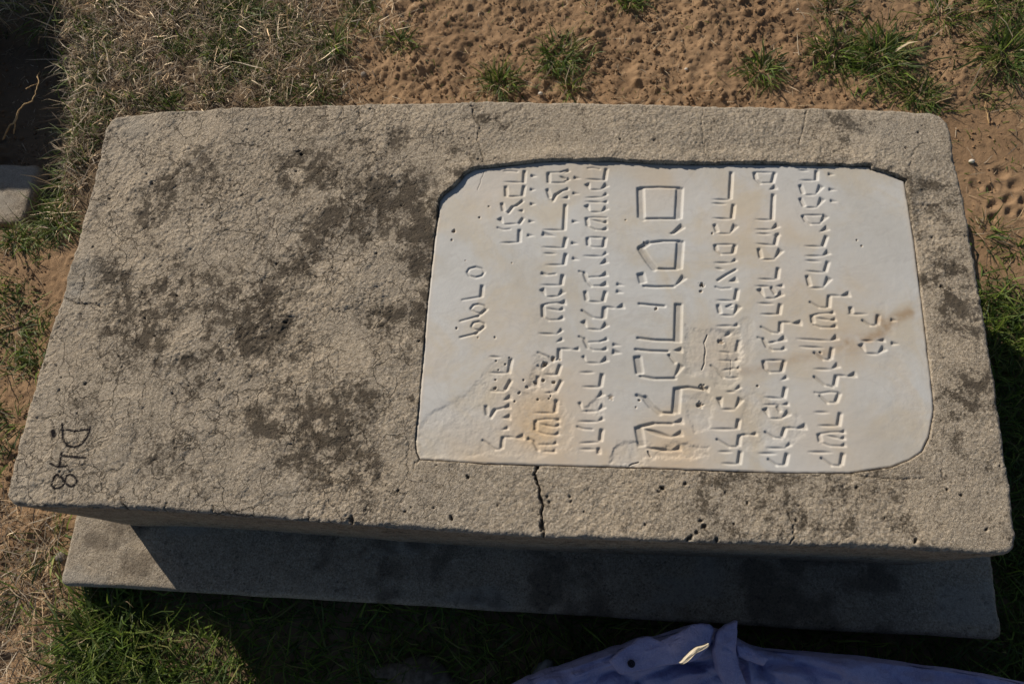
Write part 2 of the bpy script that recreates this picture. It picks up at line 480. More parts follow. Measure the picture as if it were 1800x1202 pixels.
for p in PITS:
    c_ = p[:2] if len(p) == 4 else at(p[0], p[1], TOP)[:2]
    r = p[2] / 1000 * (.75 if len(p) == 3 else 1)
    k = np.where((np.abs(x - c_[0]) < r * 2.2) & (np.abs(y - c_[1]) < r * 2.2))[0]
    if len(k):
        an = random.uniform(0, 3.14); u = (x[k] - c_[0]) * math.cos(an) + (y[k] - c_[1]) * math.sin(an)
        v = -(x[k] - c_[0]) * math.sin(an) + (y[k] - c_[1]) * math.cos(an)
        d = np.hypot(u, v * random.uniform(1.1, 1.8)) + r * .5 * (vnoise(x[k] * 300, y[k] * 300, 3) - .5)
        z[k] -= min(.007, r * 1.3) * sstep(r, r * .35, d)
        dirt[k] = np.maximum(dirt[k], sstep(r, r * .5, d) * .7)
# lip of mortar round the plaque, highest along the back edge
backw = sstep(.12, .20, y)
lipn = fbm(x * 35, y * 35, 60, 3)
z += .0034 * backw * sstep(.034, .006, sd + .010 * (lipn - .5)) * (.3 + 1.4 * lipn)
z += .0014 * (fbm(x * 90, y * 90, 62, 3) - .5) * sstep(.03, .0, sd)
sdw = sd + .005 * (fbm(x * 55, y * 55, 64, 4, .6) - .5) * (.25 + .75 * backw)
z -= .022 * sstep(.0002, -.0026, sdw)
# worn arris
en = edge + .005 * (fbm(x * 30, y * 30, 66, 3) - .5) + .0035 * (fbm(x * 110, y * 110, 69, 3) - .5)
R_ = .008
z -= R_ - np.sqrt(np.clip(R_ ** 2 - np.clip(R_ - np.clip(en, 0, 1), 0, R_) ** 2, 0, None))

# lichen and soot: where the photograph has it
BL = [(540, 300, 60, .8), (590, 360, 65, .9), (640, 400, 45, .8), (545, 450, 40, .8), (500, 480, 45, .6), (425, 565, 75, 1.), (300, 530, 60, .8), (265, 600, 50, .7), (700, 345, 60, 1.), (732, 415, 45, 1.),
      (690, 560, 55, .75), (730, 540, 35, .8), (655, 700, 45, .6), (555, 765, 80, .75), (620, 805, 55, .7), (470, 740, 55, .7), (370, 285, 45, .5), (330, 330, 55, .6), (275, 375, 45, .6), (230, 570, 55, .7), (330, 640, 50, .55),
      (300, 790, 60, .5), (200, 480, 40, .6), (1660, 495, 40, 1.15), (1682, 545, 38, 1.1), (1650, 400, 50, .55), (1480, 230, 50, .5), (870, 210, 35, .5), (715, 235, 35, .5), (1700, 700, 60, .5), (1570, 900, 90, .45), (1250, 880, 70, .35),
      (755, 470, 30, .9), (745, 600, 25, .8), (760, 380, 22, .9), (800, 275, 40, .45), (620, 260, 40, .4), (1640, 320, 50, .45), (1690, 800, 60, .4), (460, 640, 40, .5), (160, 640, 40, .45), (1400, 900, 80, .35), (160, 710, 40, .4), (520, 600, 40, .4), (735, 690, 22, .6), (1480, 262, 40, .45)]
lich = np.zeros(x.shape)
bx_ = x + .075 * (fbm(x * 13, y * 13, 90, 4, .6) - .5); by_ = y + .075 * (fbm(x * 13, y * 13, 94, 4, .6) - .5)
for bx, by, r, a in BL:
    c_ = at(bx, by, TOP); r = r / 1000 * 1.0
    lich = np.maximum(lich, a * np.exp(-((bx_ - c_[0]) ** 2 + (by_ - c_[1]) ** 2) / (r * r) * .9))
lich = 1.15 * lich * (.25 + 1.45 * fbm(x * 42, y * 42, 98, 4, .7))
# growth stops at the crazing: flake by flake
for sc_, t_ in ((34, 60), (75, 61)):
    fw = .035 * (fbm(x * 30, y * 30, 40 + t_ % 7, 3) - .5)
    lich *= .55 + .9 * TAB[t_][np.floor((x + fw) * sc_).astype(int) & 255, np.floor((y - fw + .4 / sc_ * np.sin(x * sc_ * 2.1)) * sc_).astype(int) & 255]
lich += .55 * (fbm(x * 9, y * 9, 71, 4) - .5) + .75 * (fbm(x * 30, y * 30, 75, 4, .65) - .5) + .15
lich += .12 * sstep(.012, .0, sd) * sstep(-.2, .2, y)
pale = np.zeros(x.shape)
for bx, by, r, a in ((130, 510, 30, .8), (150, 470, 35, .5), (230, 270, 40, .3), (60, 700, 40, .35), (240, 215, 40, .5), (1560, 230, 60, .3), (1740, 560, 30, .3), (40, 850, 40, .4)):
    c_ = at(bx, by, TOP); r = r / 1000
    pale = np.maximum(pale, a * np.exp(-((x - c_[0]) ** 2 + (y - c_[1]) ** 2) / (r * r)))
pale *= .4 + 1.2 * fbm(x * 50, y * 50, 78, 3)
pale = np.maximum(pale, .55 * sstep(.010, .002, en))       # rubbed bright arris

# D 48 brushed in black, read from the left end
def mk(s):
    a = np.array([[float(v) for v in p.split(',')] for p in s.split()]) / 7.514
    return at(60 + a[:, 0], 720 + a[:, 1], TOP)[:, :2]
PAINT = [('380,185 378,265', 1.9), ('365,265 440,268 540,285 640,270 735,262', 1.8), ('745,230 735,300 710,370 660,440 600,485 520,497 450,480 410,420 385,350 380,265', 1.9),
         ('375,575 365,640 345,745', 2.0), ('400,615 500,622 620,635 690,635', 1.8), ('225,710 290,745 345,760 440,745', 1.8),
         ('410,960 360,890 310,860 270,885 240,950 235,1000 280,1040 340,1035 390,990 410,960 440,990 490,1020 545,985 570,935 540,885 480,850 430,870 415,920 410,960', 1.8), ('255,290 270,340', 4.0)]
paint = np.zeros(x.shape)
for s_, hw in PAINT:
    P = mk(s_); lo = P.min(0) - .01; hi = P.max(0) + .01
    k = np.where((x > lo[0]) & (x < hi[0]) & (y > lo[1]) & (y < hi[1]))[0]
    d = line_dist(x[k], y[k], P) + .0012 * (vnoise(x[k] * 400, y[k] * 400, 80) - .5)
    paint[k] = np.maximum(paint[k], sstep(hw / 1000 * 1.45, hw / 1000 * .8, d))

idx = np.arange(NX * NY).reshape(NX, NY)
loop = np.concatenate([idx[:, 0], idx[-1, 1:], idx[::-1, -1][1:], idx[0, ::-1][1:-1]])
tv = np.stack([x, y, TOP + z], 1)
q = gridfaces(NX, NY)
q = q[~(sd[q] < -.0055).all(1)]
# sides: rows of the rim loop going down, roughened
rows = [tv]; sides = []; prev = loop; base = NX * NY
cen = np.array([0, 0])
rimxy = tv[loop, :2]
tng = np.roll(rimxy, -2, 0) - np.roll(rimxy, 2, 0)
nrm = np.stack([tng[:, 1], -tng[:, 0]], 1); nrm /= np.linalg.norm(nrm, axis=1)[:, None] + 1e-9
arc = np.cumsum(np.linalg.norm(np.roll(rimxy, -1, 0) - rimxy, axis=1))
zt = tv[loop, 2]
NS = 46
for k_ in range(1, NS + 1):
    t = (k_ / NS) ** 1.5
    zz = zt + (HP - .004 - zt) * t
    off = .003 * (fbm(arc * 9, zz * 9, 84, 3) - .5) + .0016 * (fbm(arc * 70, zz * 70, 85, 3, .6) - .5)
    p = rimxy + nrm * (off * min(1, k_ / 4) - .000)[:, None]
    rows.append(np.column_stack([p, zz]))
    cur = base + np.arange(len(loop)); base += len(loop)
    sides.append(np.stack([prev, cur, np.roll(cur, -1), np.roll(prev, -1)], 1)); prev = cur
AV = np.vstack(rows); ex = len(AV) - NX * NY
pad = lambda v, f=0.: np.concatenate([v, np.full(ex, f)])
sidel = .30 + .3 * fbm(np.tile(arc, NS) * 5, AV[NX * NY:, 2] * 5, 88, 4)
used = np.unique(np.concatenate([q.ravel(), np.concatenate(sides).ravel()]))
rm = np.full(len(AV), -1); rm[used] = np.arange(len(used))
A = {'lichen': np.concatenate([lich, sidel])[used], 'pale': pad(pale)[used], 'dirt': pad(dirt)[used], 'paint': pad(paint)[used], 'craze': pad(.22 + .78 * leftw, .3)[used]}
mesh('stone_block', AV[used], quads=np.vstack([rm[q]] + [rm[s_] for s_ in sides]), mat=M_CONC, attrs=A, parent=grave)

# ------------------------------------------------------------------ inscription (traced strokes, cut into the marble)
# p: broad-nib stroke (wide when it runs towards the foot of the stone, thin across it)   w: wedge, wide to nothing   b: as p, big letters   o: even pen
INS = [
 (700, 260, '''p 745,158 790,156 840,161;p 890,155 885,238;p 885,238 745,234;p 757,265 760,335;p 757,338 870,336;p 887,262 875,332;
 w 880,365 845,385;p 730,385 740,440;p 742,446 775,452 805,412 835,400 872,372;w 880,440 840,440;w 712,492 740,535;p 738,538 840,532;p 880,492 852,532;p 700,560 740,575 790,570;
 p 855,575 852,660;p 852,665 720,668;w 935,190 980,195;w 930,287 970,290;w 930,390 970,392;w 920,514 965,518;w 910,614 960,618;
 p 1058,170 1060,238;p 1060,168 1140,166 1195,150;w 1205,150 1165,175;p 1060,240 1190,240;w 1205,210 1165,238;p 1140,195 1190,215;
 p 1050,285 1068,345;p 1068,355 1090,365 1110,325 1150,300 1195,280;w 1200,280 1160,300;w 1200,342 1150,350;
 p 1178,395 1168,575;p 1165,580 1020,575;w 1015,602 1110,622;p 1182,632 1168,700;p 1165,706 1015,698;p 1025,742 1110,746;p 1182,745 1168,820;p 1165,824 1040,824;
 w 1008,882 1060,890;p 1010,885 1040,895 1110,887;p 1160,895 1150,962;p 1150,968 1005,965;w 1012,992 1040,1045;p 1045,1048 1130,1046;w 1165,1005 1125,1045;
 p 1018,1108 1022,1190;p 1018,1106 1060,1096 1160,1086;w 1180,1086 1120,1098;p 1048,1130 1150,1146;w 1165,1130 1115,1150;p 1025,1190 1060,1212 1160,1208;w 1165,1190 1115,1212;
 w 1238,203 1290,210;w 1230,313 1280,320;w 1226,515 1275,518;w 1220,668 1270,676;w 1228,776 1275,788;
 o 485,875 500,850 545,838 590,850 607,875 590,900 545,912 500,900 485,875;p 592,968 585,1045;p 585,1048 520,1058 450,1070;o 510,1132 530,1106 565,1100 605,1110 622,1135 590,1168 550,1160 515,1140;p 622,1135 560,1185 435,1220;
 p 1335,138 1375,134 1420,144;p 1468,140 1455,218;p 1455,222 1325,214;w 1330,246 1350,290;p 1350,289 1430,290;w 1472,250 1425,290;w 1472,315 1435,340;p 1440,342 1320,346;p 1320,374 1440,380;w 1475,375 1430,380;
 w 1326,398 1350,445;p 1350,448 1430,450;w 1472,415 1430,450;p 1328,490 1336,545;p 1335,490 1380,486 1470,490;p 1355,500 1450,524;w 1472,518 1430,528;p 1336,550 1390,574 1460,578;w 1472,565 1425,578;
 p 1335,632 1340,685;p 1340,628 1455,632;p 1458,632 1448,694;p 1448,698 1370,698 1340,684;w 1470,735 1435,764;p 1440,764 1305,760;w 1472,792 1420,822;p 1275,868 1310,880 1330,935 1360,970 1455,972;p 1345,910 1420,906 1470,890;w 1472,884 1420,908;w 1472,955 1415,972;
 p 1318,1010 1328,1072;p 1325,1080 1430,1086;p 1462,1010 1445,1078;p 1462,1118 1450,1195;p 1460,1116 1530,1128;w 1590,1110 1535,1128;w 1540,958 1595,970;w 1538,1008 1590,1020'''),
 (700, 540, '''o 515,135 530,108 570,100 605,115 605,135 570,160 535,155 518,140;p 605,135 545,185 435,212;
 p 990,184 1110,190;w 1155,155 1115,192;w 1160,222 1110,248;p 1135,292 1132,362;p 1135,290 1220,294;w 1275,292 1220,298;p 1130,366 1090,378 1060,350 985,318;
 p 985,410 1010,430 1030,402;p 1142,405 1120,472;p 1118,476 1030,470;p 985,485 975,552;p 1150,515 1112,590;p 1108,600 1035,602;p 1118,652 1105,738;p 1100,745 955,742;
 p 968,798 968,862;p 970,796 1040,786 1130,786;w 1138,790 1090,800;p 1000,820 1115,845;w 1138,826 1090,845;p 970,868 1030,892 1120,900;w 1135,884 1085,902;w 910,922 960,940;p 930,930 955,945 985,1002;p 985,966 1100,966;w 1118,952 1075,972;p 1020,1014 1100,1016;w 1110,1010 1060,1025;
 p 645,346 720,352;p 795,362 778,458;p 775,463 640,459;p 792,512 755,580;p 752,592 640,586;w 795,630 735,658;p 618,692 625,758;p 628,764 650,772 680,722 740,706;w 790,692 730,712;w 790,770 730,778;w 775,846 725,864;
 p 738,912 728,990;p 735,910 820,914;w 885,908 815,920;p 722,998 680,1000 640,965 595,936;
 p 1452,0 1445,75;p 1440,80 1370,72 1295,22;w 1302,96 1330,145;p 1328,152 1430,160;w 1472,115 1425,158;p 1275,206 1310,225 1335,280 1370,300 1455,302;p 1340,246 1420,242 1460,228;w 1475,220 1425,245;w 1472,290 1420,304;
 w 1302,342 1325,385;p 1322,390 1420,394;w 1475,360 1420,394;p 1280,458 1380,458;p 1438,470 1425,555;p 1425,562 1300,559;w 1445,600 1400,638;w 1278,668 1295,720;p 1295,732 1410,730;w 1450,690 1405,730;w 1445,780 1405,804;p 1405,806 1270,804;
 p 1262,840 1300,855 1370,860;p 1435,860 1425,938;p 1412,950 1280,956;p 1280,998 1390,1000;p 1412,992 1415,1028;w 1512,262 1570,270;w 1510,312 1575,322'''),
 (1040, 260, '''b 345,278 350,485;b 345,275 470,271 625,276;b 622,278 610,488;b 610,495 470,495 365,497 348,485;w 645,545 575,600 545,602;b 342,706 400,668 500,655 625,655;b 625,658 612,845;b 605,852 520,853 450,850;b 345,708 400,795 440,846;
 w 338,882 368,960;b 345,885 360,945;b 368,972 450,977 580,975;w 655,905 585,975;b 335,1097 430,1106 515,1113;b 612,1100 605,1362;
 p 988,165 978,352;p 975,362 855,358;p 850,386 950,392;p 1004,395 992,492;p 985,499 855,492;p 868,538 885,588;p 890,602 975,605;w 1018,540 975,604;p 872,682 880,720;p 872,680 1010,680;p 1012,682 1000,738;p 998,744 910,746 880,722;w 1020,785 978,810;p 980,810 865,808;
 p 875,845 930,856;p 1018,856 955,890 890,932;w 1025,925 965,942;p 875,978 910,990 980,986;p 1028,995 1015,1068;p 1005,1077 880,1072;p 892,1105 905,1160;p 908,1176 1000,1181;w 1040,1110 1000,1180;p 990,1104 950,1118 990,1128'''),
 (1040, 540, '''b 585,234 440,230 325,216;b 310,296 400,306 540,310;w 640,300 575,305;b 322,348 338,462;b 345,485 440,502 590,500;w 635,404 580,500;p 545,330 590,392;
 b 605,572 592,738;b 600,570 680,562 770,575;w 828,578 760,570;b 580,746 480,742 420,692 380,642 320,620;b 330,845 352,972;b 335,842 440,818 570,820;w 645,800 570,815;b 380,860 560,914;w 640,885 560,912;b 390,990 560,1010;w 630,988 560,1008;
 p 880,132 1000,130;w 1035,120 985,140;p 940,202 985,176;p 1040,232 1025,310;p 895,312 990,318;p 895,372 1010,376;w 1040,362 1000,378;p 845,410 885,440 930,490 980,500;p 920,442 1020,426;w 1045,425 1005,432;p 980,496 1040,492;
 w 1050,555 1005,588;p 950,595 1010,595;w 900,635 915,705;p 918,718 1010,720;w 1055,640 1010,718;p 1038,790 1028,852;p 1020,858 835,856;p 1045,902 1035,972;p 1040,900 1110,895;w 1165,890 1105,898;p 1025,982 970,982 885,930;p 895,1016 990,1018;p 1050,1015 1038,1098;p 1030,1105 920,1098'''),
 (1300, 260, '''p 110,168 118,212;p 105,165 245,168;p 252,168 235,236;p 230,240 150,242 118,214;w 262,268 212,292;p 242,322 232,500;p 225,506 115,502;w 275,540 225,574;p 230,575 115,573;p 120,603 220,606;w 285,606 240,620;p 270,606 252,680;p 245,686 120,674;p 138,710 152,772;p 158,786 250,786;w 295,715 245,785;p 275,845 265,918;p 260,928 135,922;
 p 115,972 220,976;w 310,970 255,974;w 140,990 180,1055;p 180,1058 250,1060;w 305,1020 245,1060;p 225,980 255,1028;p 130,1093 240,1098;p 290,1100 278,1168;p 270,1172 150,1170;
 p 420,152 490,155;p 548,155 545,220;p 540,224 430,222;p 432,256 452,315;p 460,326 540,326;w 582,260 540,325;p 432,350 458,405;p 465,416 550,416;w 590,350 548,415;p 448,474 472,515;p 445,470 600,470;w 612,472 570,530;p 572,532 500,533 465,508;w 625,560 565,592;p 615,620 590,690;p 580,696 460,690;w 632,730 585,760;p 590,761 465,760;
 p 465,792 570,798;p 625,800 605,868;p 600,878 470,866;p 478,900 496,968;p 500,984 590,986;w 635,912 590,985;p 635,1040 628,1120;p 630,1036 715,1042;w 778,1028 710,1044;p 615,1126 560,1122 500,1086;w 630,178 678,184;w 635,286 688,292;w 645,367 698,376;p 765,1170 900,1170'''),
 (1300, 540, '''p 292,105 288,172;p 290,102 370,108;w 438,108 365,114;p 278,182 230,178 155,138;p 130,212 170,225 195,275 230,300 310,300;p 205,250 270,240;w 325,215 265,242;w 325,285 285,302;p 172,378 182,430;p 170,374 320,372;p 318,376 300,448;p 300,454 210,456 182,432;w 338,490 290,516;p 325,565 312,635;p 300,644 175,632;
 p 170,685 290,686;w 348,680 295,688;w 180,710 212,778;p 215,783 300,784;w 352,738 298,782;p 268,695 290,732;p 322,850 305,908;p 315,846 400,850;w 470,838 395,854;p 298,922 240,916 185,878;w 362,960 318,992;p 320,993 195,990;p 135,1028 260,1030;p 338,1030 322,1105;p 318,1112 260,1110 205,1070;
 p 512,58 520,108;p 520,56 560,46 650,38;w 668,36 620,46;p 550,76 645,90;w 680,84 630,94;p 525,120 570,140 650,142;w 685,130 630,144;p 405,222 640,236;w 692,208 640,236;p 425,276 590,286;p 655,286 642,360;p 635,370 590,366 530,320;w 700,404 650,434;p 650,438 525,434;p 685,482 672,550;p 680,476 760,485;w 822,472 755,488;p 660,562 600,546 530,490;
 p 530,600 565,606 640,596 700,600;p 705,604 682,664;p 678,672 620,670 570,622;p 530,738 630,741;p 712,745 698,830;p 690,836 555,832;p 560,892 572,945;p 570,890 640,880 730,876;w 745,874 700,886;p 610,900 715,924;w 745,918 700,930;p 580,952 640,975 735,978;w 748,968 700,982;p 485,1018 650,1022;p 730,1030 718,1105;p 710,1116 650,1112 580,1062;
 p 980,55 972,118;p 960,128 920,126 870,92;p 785,0 790,40;w 1068,88 1115,95;p 860,236 940,236;w 1025,232 965,236;w 855,258 890,318;p 890,324 980,330;w 1025,284 975,328;w 1072,252 1128,260''')]

ST = .00098
mx = np.arange(OUT[:, 0].min() - .001, OUT[:, 0].max() + .002, ST); my = np.arange(OUT[:, 1].min() - .001, OUT[:, 1].max() + .002, ST)
MX, MY = np.meshgrid(mx, my, indexing='ij')
ZC = np.zeros(MX.shape)                                  # cut depth
K = 4.007
def cut(a, b, ra, rb, k=1.5, dmax=.0033, pad=None, lens=False):
    # round pen when pad is None, else a chisel with square ends that runs pad past them
    r = max(ra, rb) + .003
    i0, i1 = np.searchsorted(mx, (min(a[0], b[0]) - r, max(a[0], b[0]) + r)); j0, j1 = np.searchsorted(my, (min(a[1], b[1]) - r, max(a[1], b[1]) + r))
    if i1 <= i0 or j1 <= j0: return
    gx_, gy_ = MX[i0:i1, j0:j1], MY[i0:i1, j0:j1]
    if pad is None:
        d, t = seg_dist(gx_, gy_, a, b); dep = ra + (rb - ra) * t - d
    else:
        l = math.hypot(b[0] - a[0], b[1] - a[1]) + 1e-9
        ux, uy = (b[0] - a[0]) / l, (b[1] - a[1]) / l
        al = (gx_ - a[0]) * ux + (gy_ - a[1]) * uy; pe = np.abs((gx_ - a[0]) * uy - (gy_ - a[1]) * ux)
        wd = ra + (rb - ra) * np.clip(al / l, 0, 1)
        if lens: wd = wd * (.5 + .75 * np.sin(np.pi * np.clip(al / l, 0, 1)) ** .8)
        dep = np.minimum(wd - pe, np.minimum(al + pad, l + pad - al) * 1.2)
    ZC[i0:i1, j0:j1] = np.maximum(ZC[i0:i1, j0:j1], np.minimum(k * dep, dmax))
for ox, oy, txt in INS:
    for st in txt.replace('\n', ' ').split(';'):
        it = st.split()
        if not it: continue
        kind = it[0]; a = np.array([[float(v) for v in p.split(',')] for p in it[1:]])
        P = at(ox + a[:, 0] / K, oy + a[:, 1] / K, TOP)[:, :2]
        if kind == 'w':
            big = np.linalg.norm(P[0] - P[1]) > .013
            n_ = len(P) - 1
            for i in range(n_):
                w0 = .0050 if big else .0031
                cut(P[i], P[i + 1], w0 * (1 - i / n_) + .0006, w0 * (1 - (i + 1) / n_) + .0006, pad=.0006)
            continue
        for i in range(len(P) - 1):
            dx, dy = np.abs(P[i + 1] - P[i]); l = math.hypot(dx, dy) + 1e-9
            th, tn = {'p': (.0037, .00165), 'b': (.0068, .0025), 'o': (.0021, .0021)}[kind]
            hw = math.sqrt((th * dy / l) ** 2 + (tn * dx / l) ** 2)
            if len(P) == 2 and kind != 'o':
                cut(P[i], P[i + 1], hw, hw, pad=tn * .8, lens=dx > dy)
            else:
                cut(P[i], P[i + 1], hw, hw)

for _ in range(2):                                        # edges weathered a little round
    ZC[1:-1] = (ZC[:-2] + 2 * ZC[1:-1] + ZC[2:]) / 4; ZC[:, 1:-1] = (ZC[:, :-2] + 2 * ZC[:, 1:-1] + ZC[:, 2:]) / 4
fx, fy = MX.ravel(), MY.ravel()
ms = poly_sdf(fx, fy, OUT)
mpx, mpy = topx(fx, fy, np.full(fx.shape, TOP))
zc = ZC.ravel()
zc = zc * (.86 + .28 * fbm(fx * 60, fy * 60, 2, 2))
mz = .0007 * (fbm(fx * 12, fy * 12, 4, 3) - .5) + .00016 * (fbm(fx * 120, fy * 120, 7, 3) - .5)
rough = np.zeros(fx.shape)
tan_ = np.zeros(fx.shape); mdirt_dark = np.zeros(fx.shape)
def crop(s, ox, oy):
    a = np.array([[float(v) for v in p.split(',')] for p in s.split()])
    return at(ox + a[:, 0] / K, oy + a[:, 1] / K, TOP)[:, :2]
SPALL = [('660,115 730,140 800,165 850,150 960,170 1010,260 1055,340 1060,480 1000,560 880,540 780,465 640,505 650,350', 1040, 540, .0011, .7),
         ('930,180 1010,150 1050,260 1045,470 960,420 930,300', 1040, 540, .0013, .8),
         ('150,985 330,955 470,985 560,980 700,930 860,955 870,1010 780,1040 640,1085 500,1070 350,1135 90,1120', 1040, 540, .0015, .8),
         ('190,745 400,650 560,545 640,560 850,570 1000,600 1150,640 1260,760 1250,1010 1000,1075 150,1055 125,930', 700, 540, .0009, .75),
         ('640,360 780,350 800,600 650,600 600,480', 700, 540, .0006, .8), ('960,340 1080,330 1140,480 1120,610 980,600 860,600 900,520', 700, 540, .0012, 1.1),
         ('1300,700 1420,640 1440,740 1330,740', 700, 540, .0012, .8), ('0,80 60,60 120,220 90,330 40,420 0,460', 1300, 540, .0006, .6),
         ('0,540 120,560 200,640 420,760 470,900 200,1000 0,1000', 1300, 540, .0006, .7), ('640,640 800,560 900,700 860,900 700,920', 1040, 540, .0009, .6),
         ('1010,0 1230,560 1330,740 1370,960 1270,1010 1180,900 1060,800', 1300, 540, .0002, .25)]
nf = .030 * (fbm(fx * 28, fy * 28, 14, 5, .62) - .5)
for s_, ox, oy, dp, rg in SPALL:
    P = crop(s_, ox, oy); lo = P.min(0) - .02; hi = P.max(0) + .02
    k = np.where((fx > lo[0]) & (fx < hi[0]) & (fy > lo[1]) & (fy < hi[1]))[0]
    d = poly_sdf(fx[k], fy[k], P) + nf[k]
    m = sstep(.003, -.0045 - (.003 if dp > .0015 else .007) * fbm(fx[k] * 25, fy[k] * 25, 15, 2), d)
    zc[k] *= 1 - .25 * m * min(1, dp / .002)
    mz[k] -= dp * m
    rough[k] = np.maximum(rough[k], rg * m)
    tan_[k] = np.maximum(tan_[k], m * min(.42, .12 + dp * 110) * (.2 + 1.2 * fbm(fx[k] * 22, fy[k] * 22, 16, 3)))
mz += rough * (.0013 * (fbm(fx * 70, fy * 70, 21, 4, .6) - .5) + .0004 * (fbm(fx * 260, fy * 260, 24, 2) - .5))
for s_, ox, oy, hw, dp in (('812,195 790,250 803,300 795,350 798,390 778,440', 1040, 540, .8, .002), ('985,370 975,470', 1040, 540, .5, .001), ('605,155 580,230 560,290', 700, 260, .7, .0006), ('330,1090 270,1110', 1040, 540, .9, .002), ('400,1010 415,1050', 1040, 540, .9, .002)):
    P = crop(s_, ox, oy); d = line_dist(fx + .002 * (vnoise(fx * 150, fy * 150, 5) - .5), fy + .002 * (vnoise(fx * 150, fy * 150, 6) - .5), P)
    m = sstep(hw / 1000 * 1.6, hw / 1000 * .4, d); mz -= dp * m; mdirt_dark = np.maximum(mdirt_dark, m * .6)
MP = [(1234, 500, 4.5, .006), (1154, 542, 3.2, .003), (1132, 426, 2.2, .002), (870, 682, 3, .004), (920, 668, 2, .002), (927, 680, 3, .003), (940, 672, 3, .004), (955, 668, 3, .004), (973, 672, 3, .004), (913, 690, 2.6, .003), (958, 640, 5, .005), (972, 630, 4, .003), (803, 577, 2.5, .002), (870, 593, 2.5, .002), (840, 593, 1.8, .001),
      (798, 406, 3.5, .003), (794, 422, 2.6, .002), (843, 382, 2.8, .002), (860, 362, 2.2, .002), (1074, 698, 5, .0016), (1124, 703, 2.4, .002), (1118, 716, 2, .0015), (1443, 620, 2.6, .002), (872, 634, 2, .002), (888, 640, 1.8, .002), (876, 650, 2, .002), (895, 628, 1.7, .002), (871, 667, 2, .002), (965, 700, 2, .003), (945, 702, 2, .003), (905, 705, 2, .002), (985, 632, 2.4, .002), (968, 696, 2.2, .003),
      (1232, 512, 3, .002), (1332, 678, 2, .002), (1507, 422, 2, .002), (1515, 432, 1.8, .0015), (1100, 386, 1.6, .001), (900, 462, 1.5, .001), (818, 458, 1.2, .001), (1230, 712, 6, .004), (1235, 680, 5, .003), (1268, 600, 5, .003), (1252, 410, 2.2, .002)]
for bx, by, r, dp in MP:
    c_ = at(bx, by, TOP); r = r / 1000 * 1.05
    k = np.where((np.abs(fx - c_[0]) < r * 2.5) & (np.abs(fy - c_[1]) < r * 2.5))[0]
    d = np.hypot(fx[k] - c_[0], fy[k] - c_[1]) + r * .7 * (vnoise(fx[k] * 350, fy[k] * 350, 9) - .5)
    m = sstep(r * 1.1, r * .3, d); mz[k] -= dp * m; mdirt_dark[k] = np.maximum(mdirt_dark[k], m * .45); tan_[k] = np.maximum(tan_[k], m * .7)
mz -= zc
mdirt_dark = np.maximum(mdirt_dark, .20 * sstep(.0008, .0026, zc) * (.4 + 1.2 * fbm(fx * 50, fy * 50, 35, 3)))   # deeper cuts toned darker, unevenly
# rust run and tan bloom
P = P2('1625,540 1600,548 1570,562 1556,575 1545,590 1520,596 1490,602', TOP)
rust = .62 * np.exp(-(line_dist(fx, fy, P) / .0095) ** 2) * sstep(.62, .42, fbm(fx * 30, fy * 30, 17, 3) * .9)
P = P2('1560,575 1545,560', TOP); rust = np.maximum(rust, .6 * np.exp(-(line_dist(fx, fy, P) / .008) ** 2))
P = P2('1500,600 1440,625 1395,632 1330,648 1305,652', TOP); rust = np.maximum(rust, .30 * np.exp(-(line_dist(fx, fy, P) / .008) ** 2))
rust = np.maximum(rust, .25 * np.exp(-(line_dist(fx, fy, P2('1480,600 1500,612', TOP)) / .02) ** 2))
for bx, by, r, a in ((1340, 400, 90, .3), (1450, 590, 80, .35), (880, 300, 55, .35), (1150, 310, 70, .25), (890, 590, 80, .2), (960, 750, 95, .8), (1000, 690, 60, .5), (1180, 800, 70, .7), (1460, 780, 80, .35), (1380, 500, 60, .3), (860, 340, 50, .35), (1030, 300, 50, .3), (1500, 500, 60, .2), (760, 640, 50, .2), (850, 790, 70, .6), (1060, 770, 50, .6), (1260, 620, 50, .4), (1270, 720, 70, .35)):
    c_ = at(bx, by, TOP); r = r / 1000
    tan_ = np.maximum(tan_, a * np.exp(-((fx - c_[0]) ** 2 + (fy - c_[1]) ** 2) / (r * r)) * (.4 + 1.2 * fbm(fx * 14, fy * 14, 27, 4)))
tan_ = np.maximum(tan_, .5 * sstep(.012, .0, -ms) * fbm(fx * 30, fy * 30, 29, 3))
mdirt_dark = np.maximum(mdirt_dark, .5 * sstep(.0022, .0004, -ms))
# bed the slab of marble just below the mortar; its own rounded rim
mz += -.0026 * sstep(.10, .22, fy) - .0006
rim = -ms + .0012 * (fbm(fx * 80, fy * 80, 33, 3) - .5)
mz -= .016 * sstep(.0010, -.0004, rim) + .0012 * sstep(.004, .001, rim)
q = gridfaces(len(mx), len(my)); q = q[(ms[q] < .0030).any(1)]
used = np.unique(q); rm = np.full(len(fx), -1); rm[used] = np.arange(len(used))
plq = mesh('marble_plaque', np.stack([fx, fy, TOP + mz], 1)[used], quads=rm[q], mat=M_MARB, attrs={'tan': tan_[used], 'rust': rust[used], 'dirt': mdirt_dark[used]}, parent=grave)
plq['label'] = 'white marble plaque cut with lines of Hebrew lettering, rust run at one end, spalled along its lower edge'

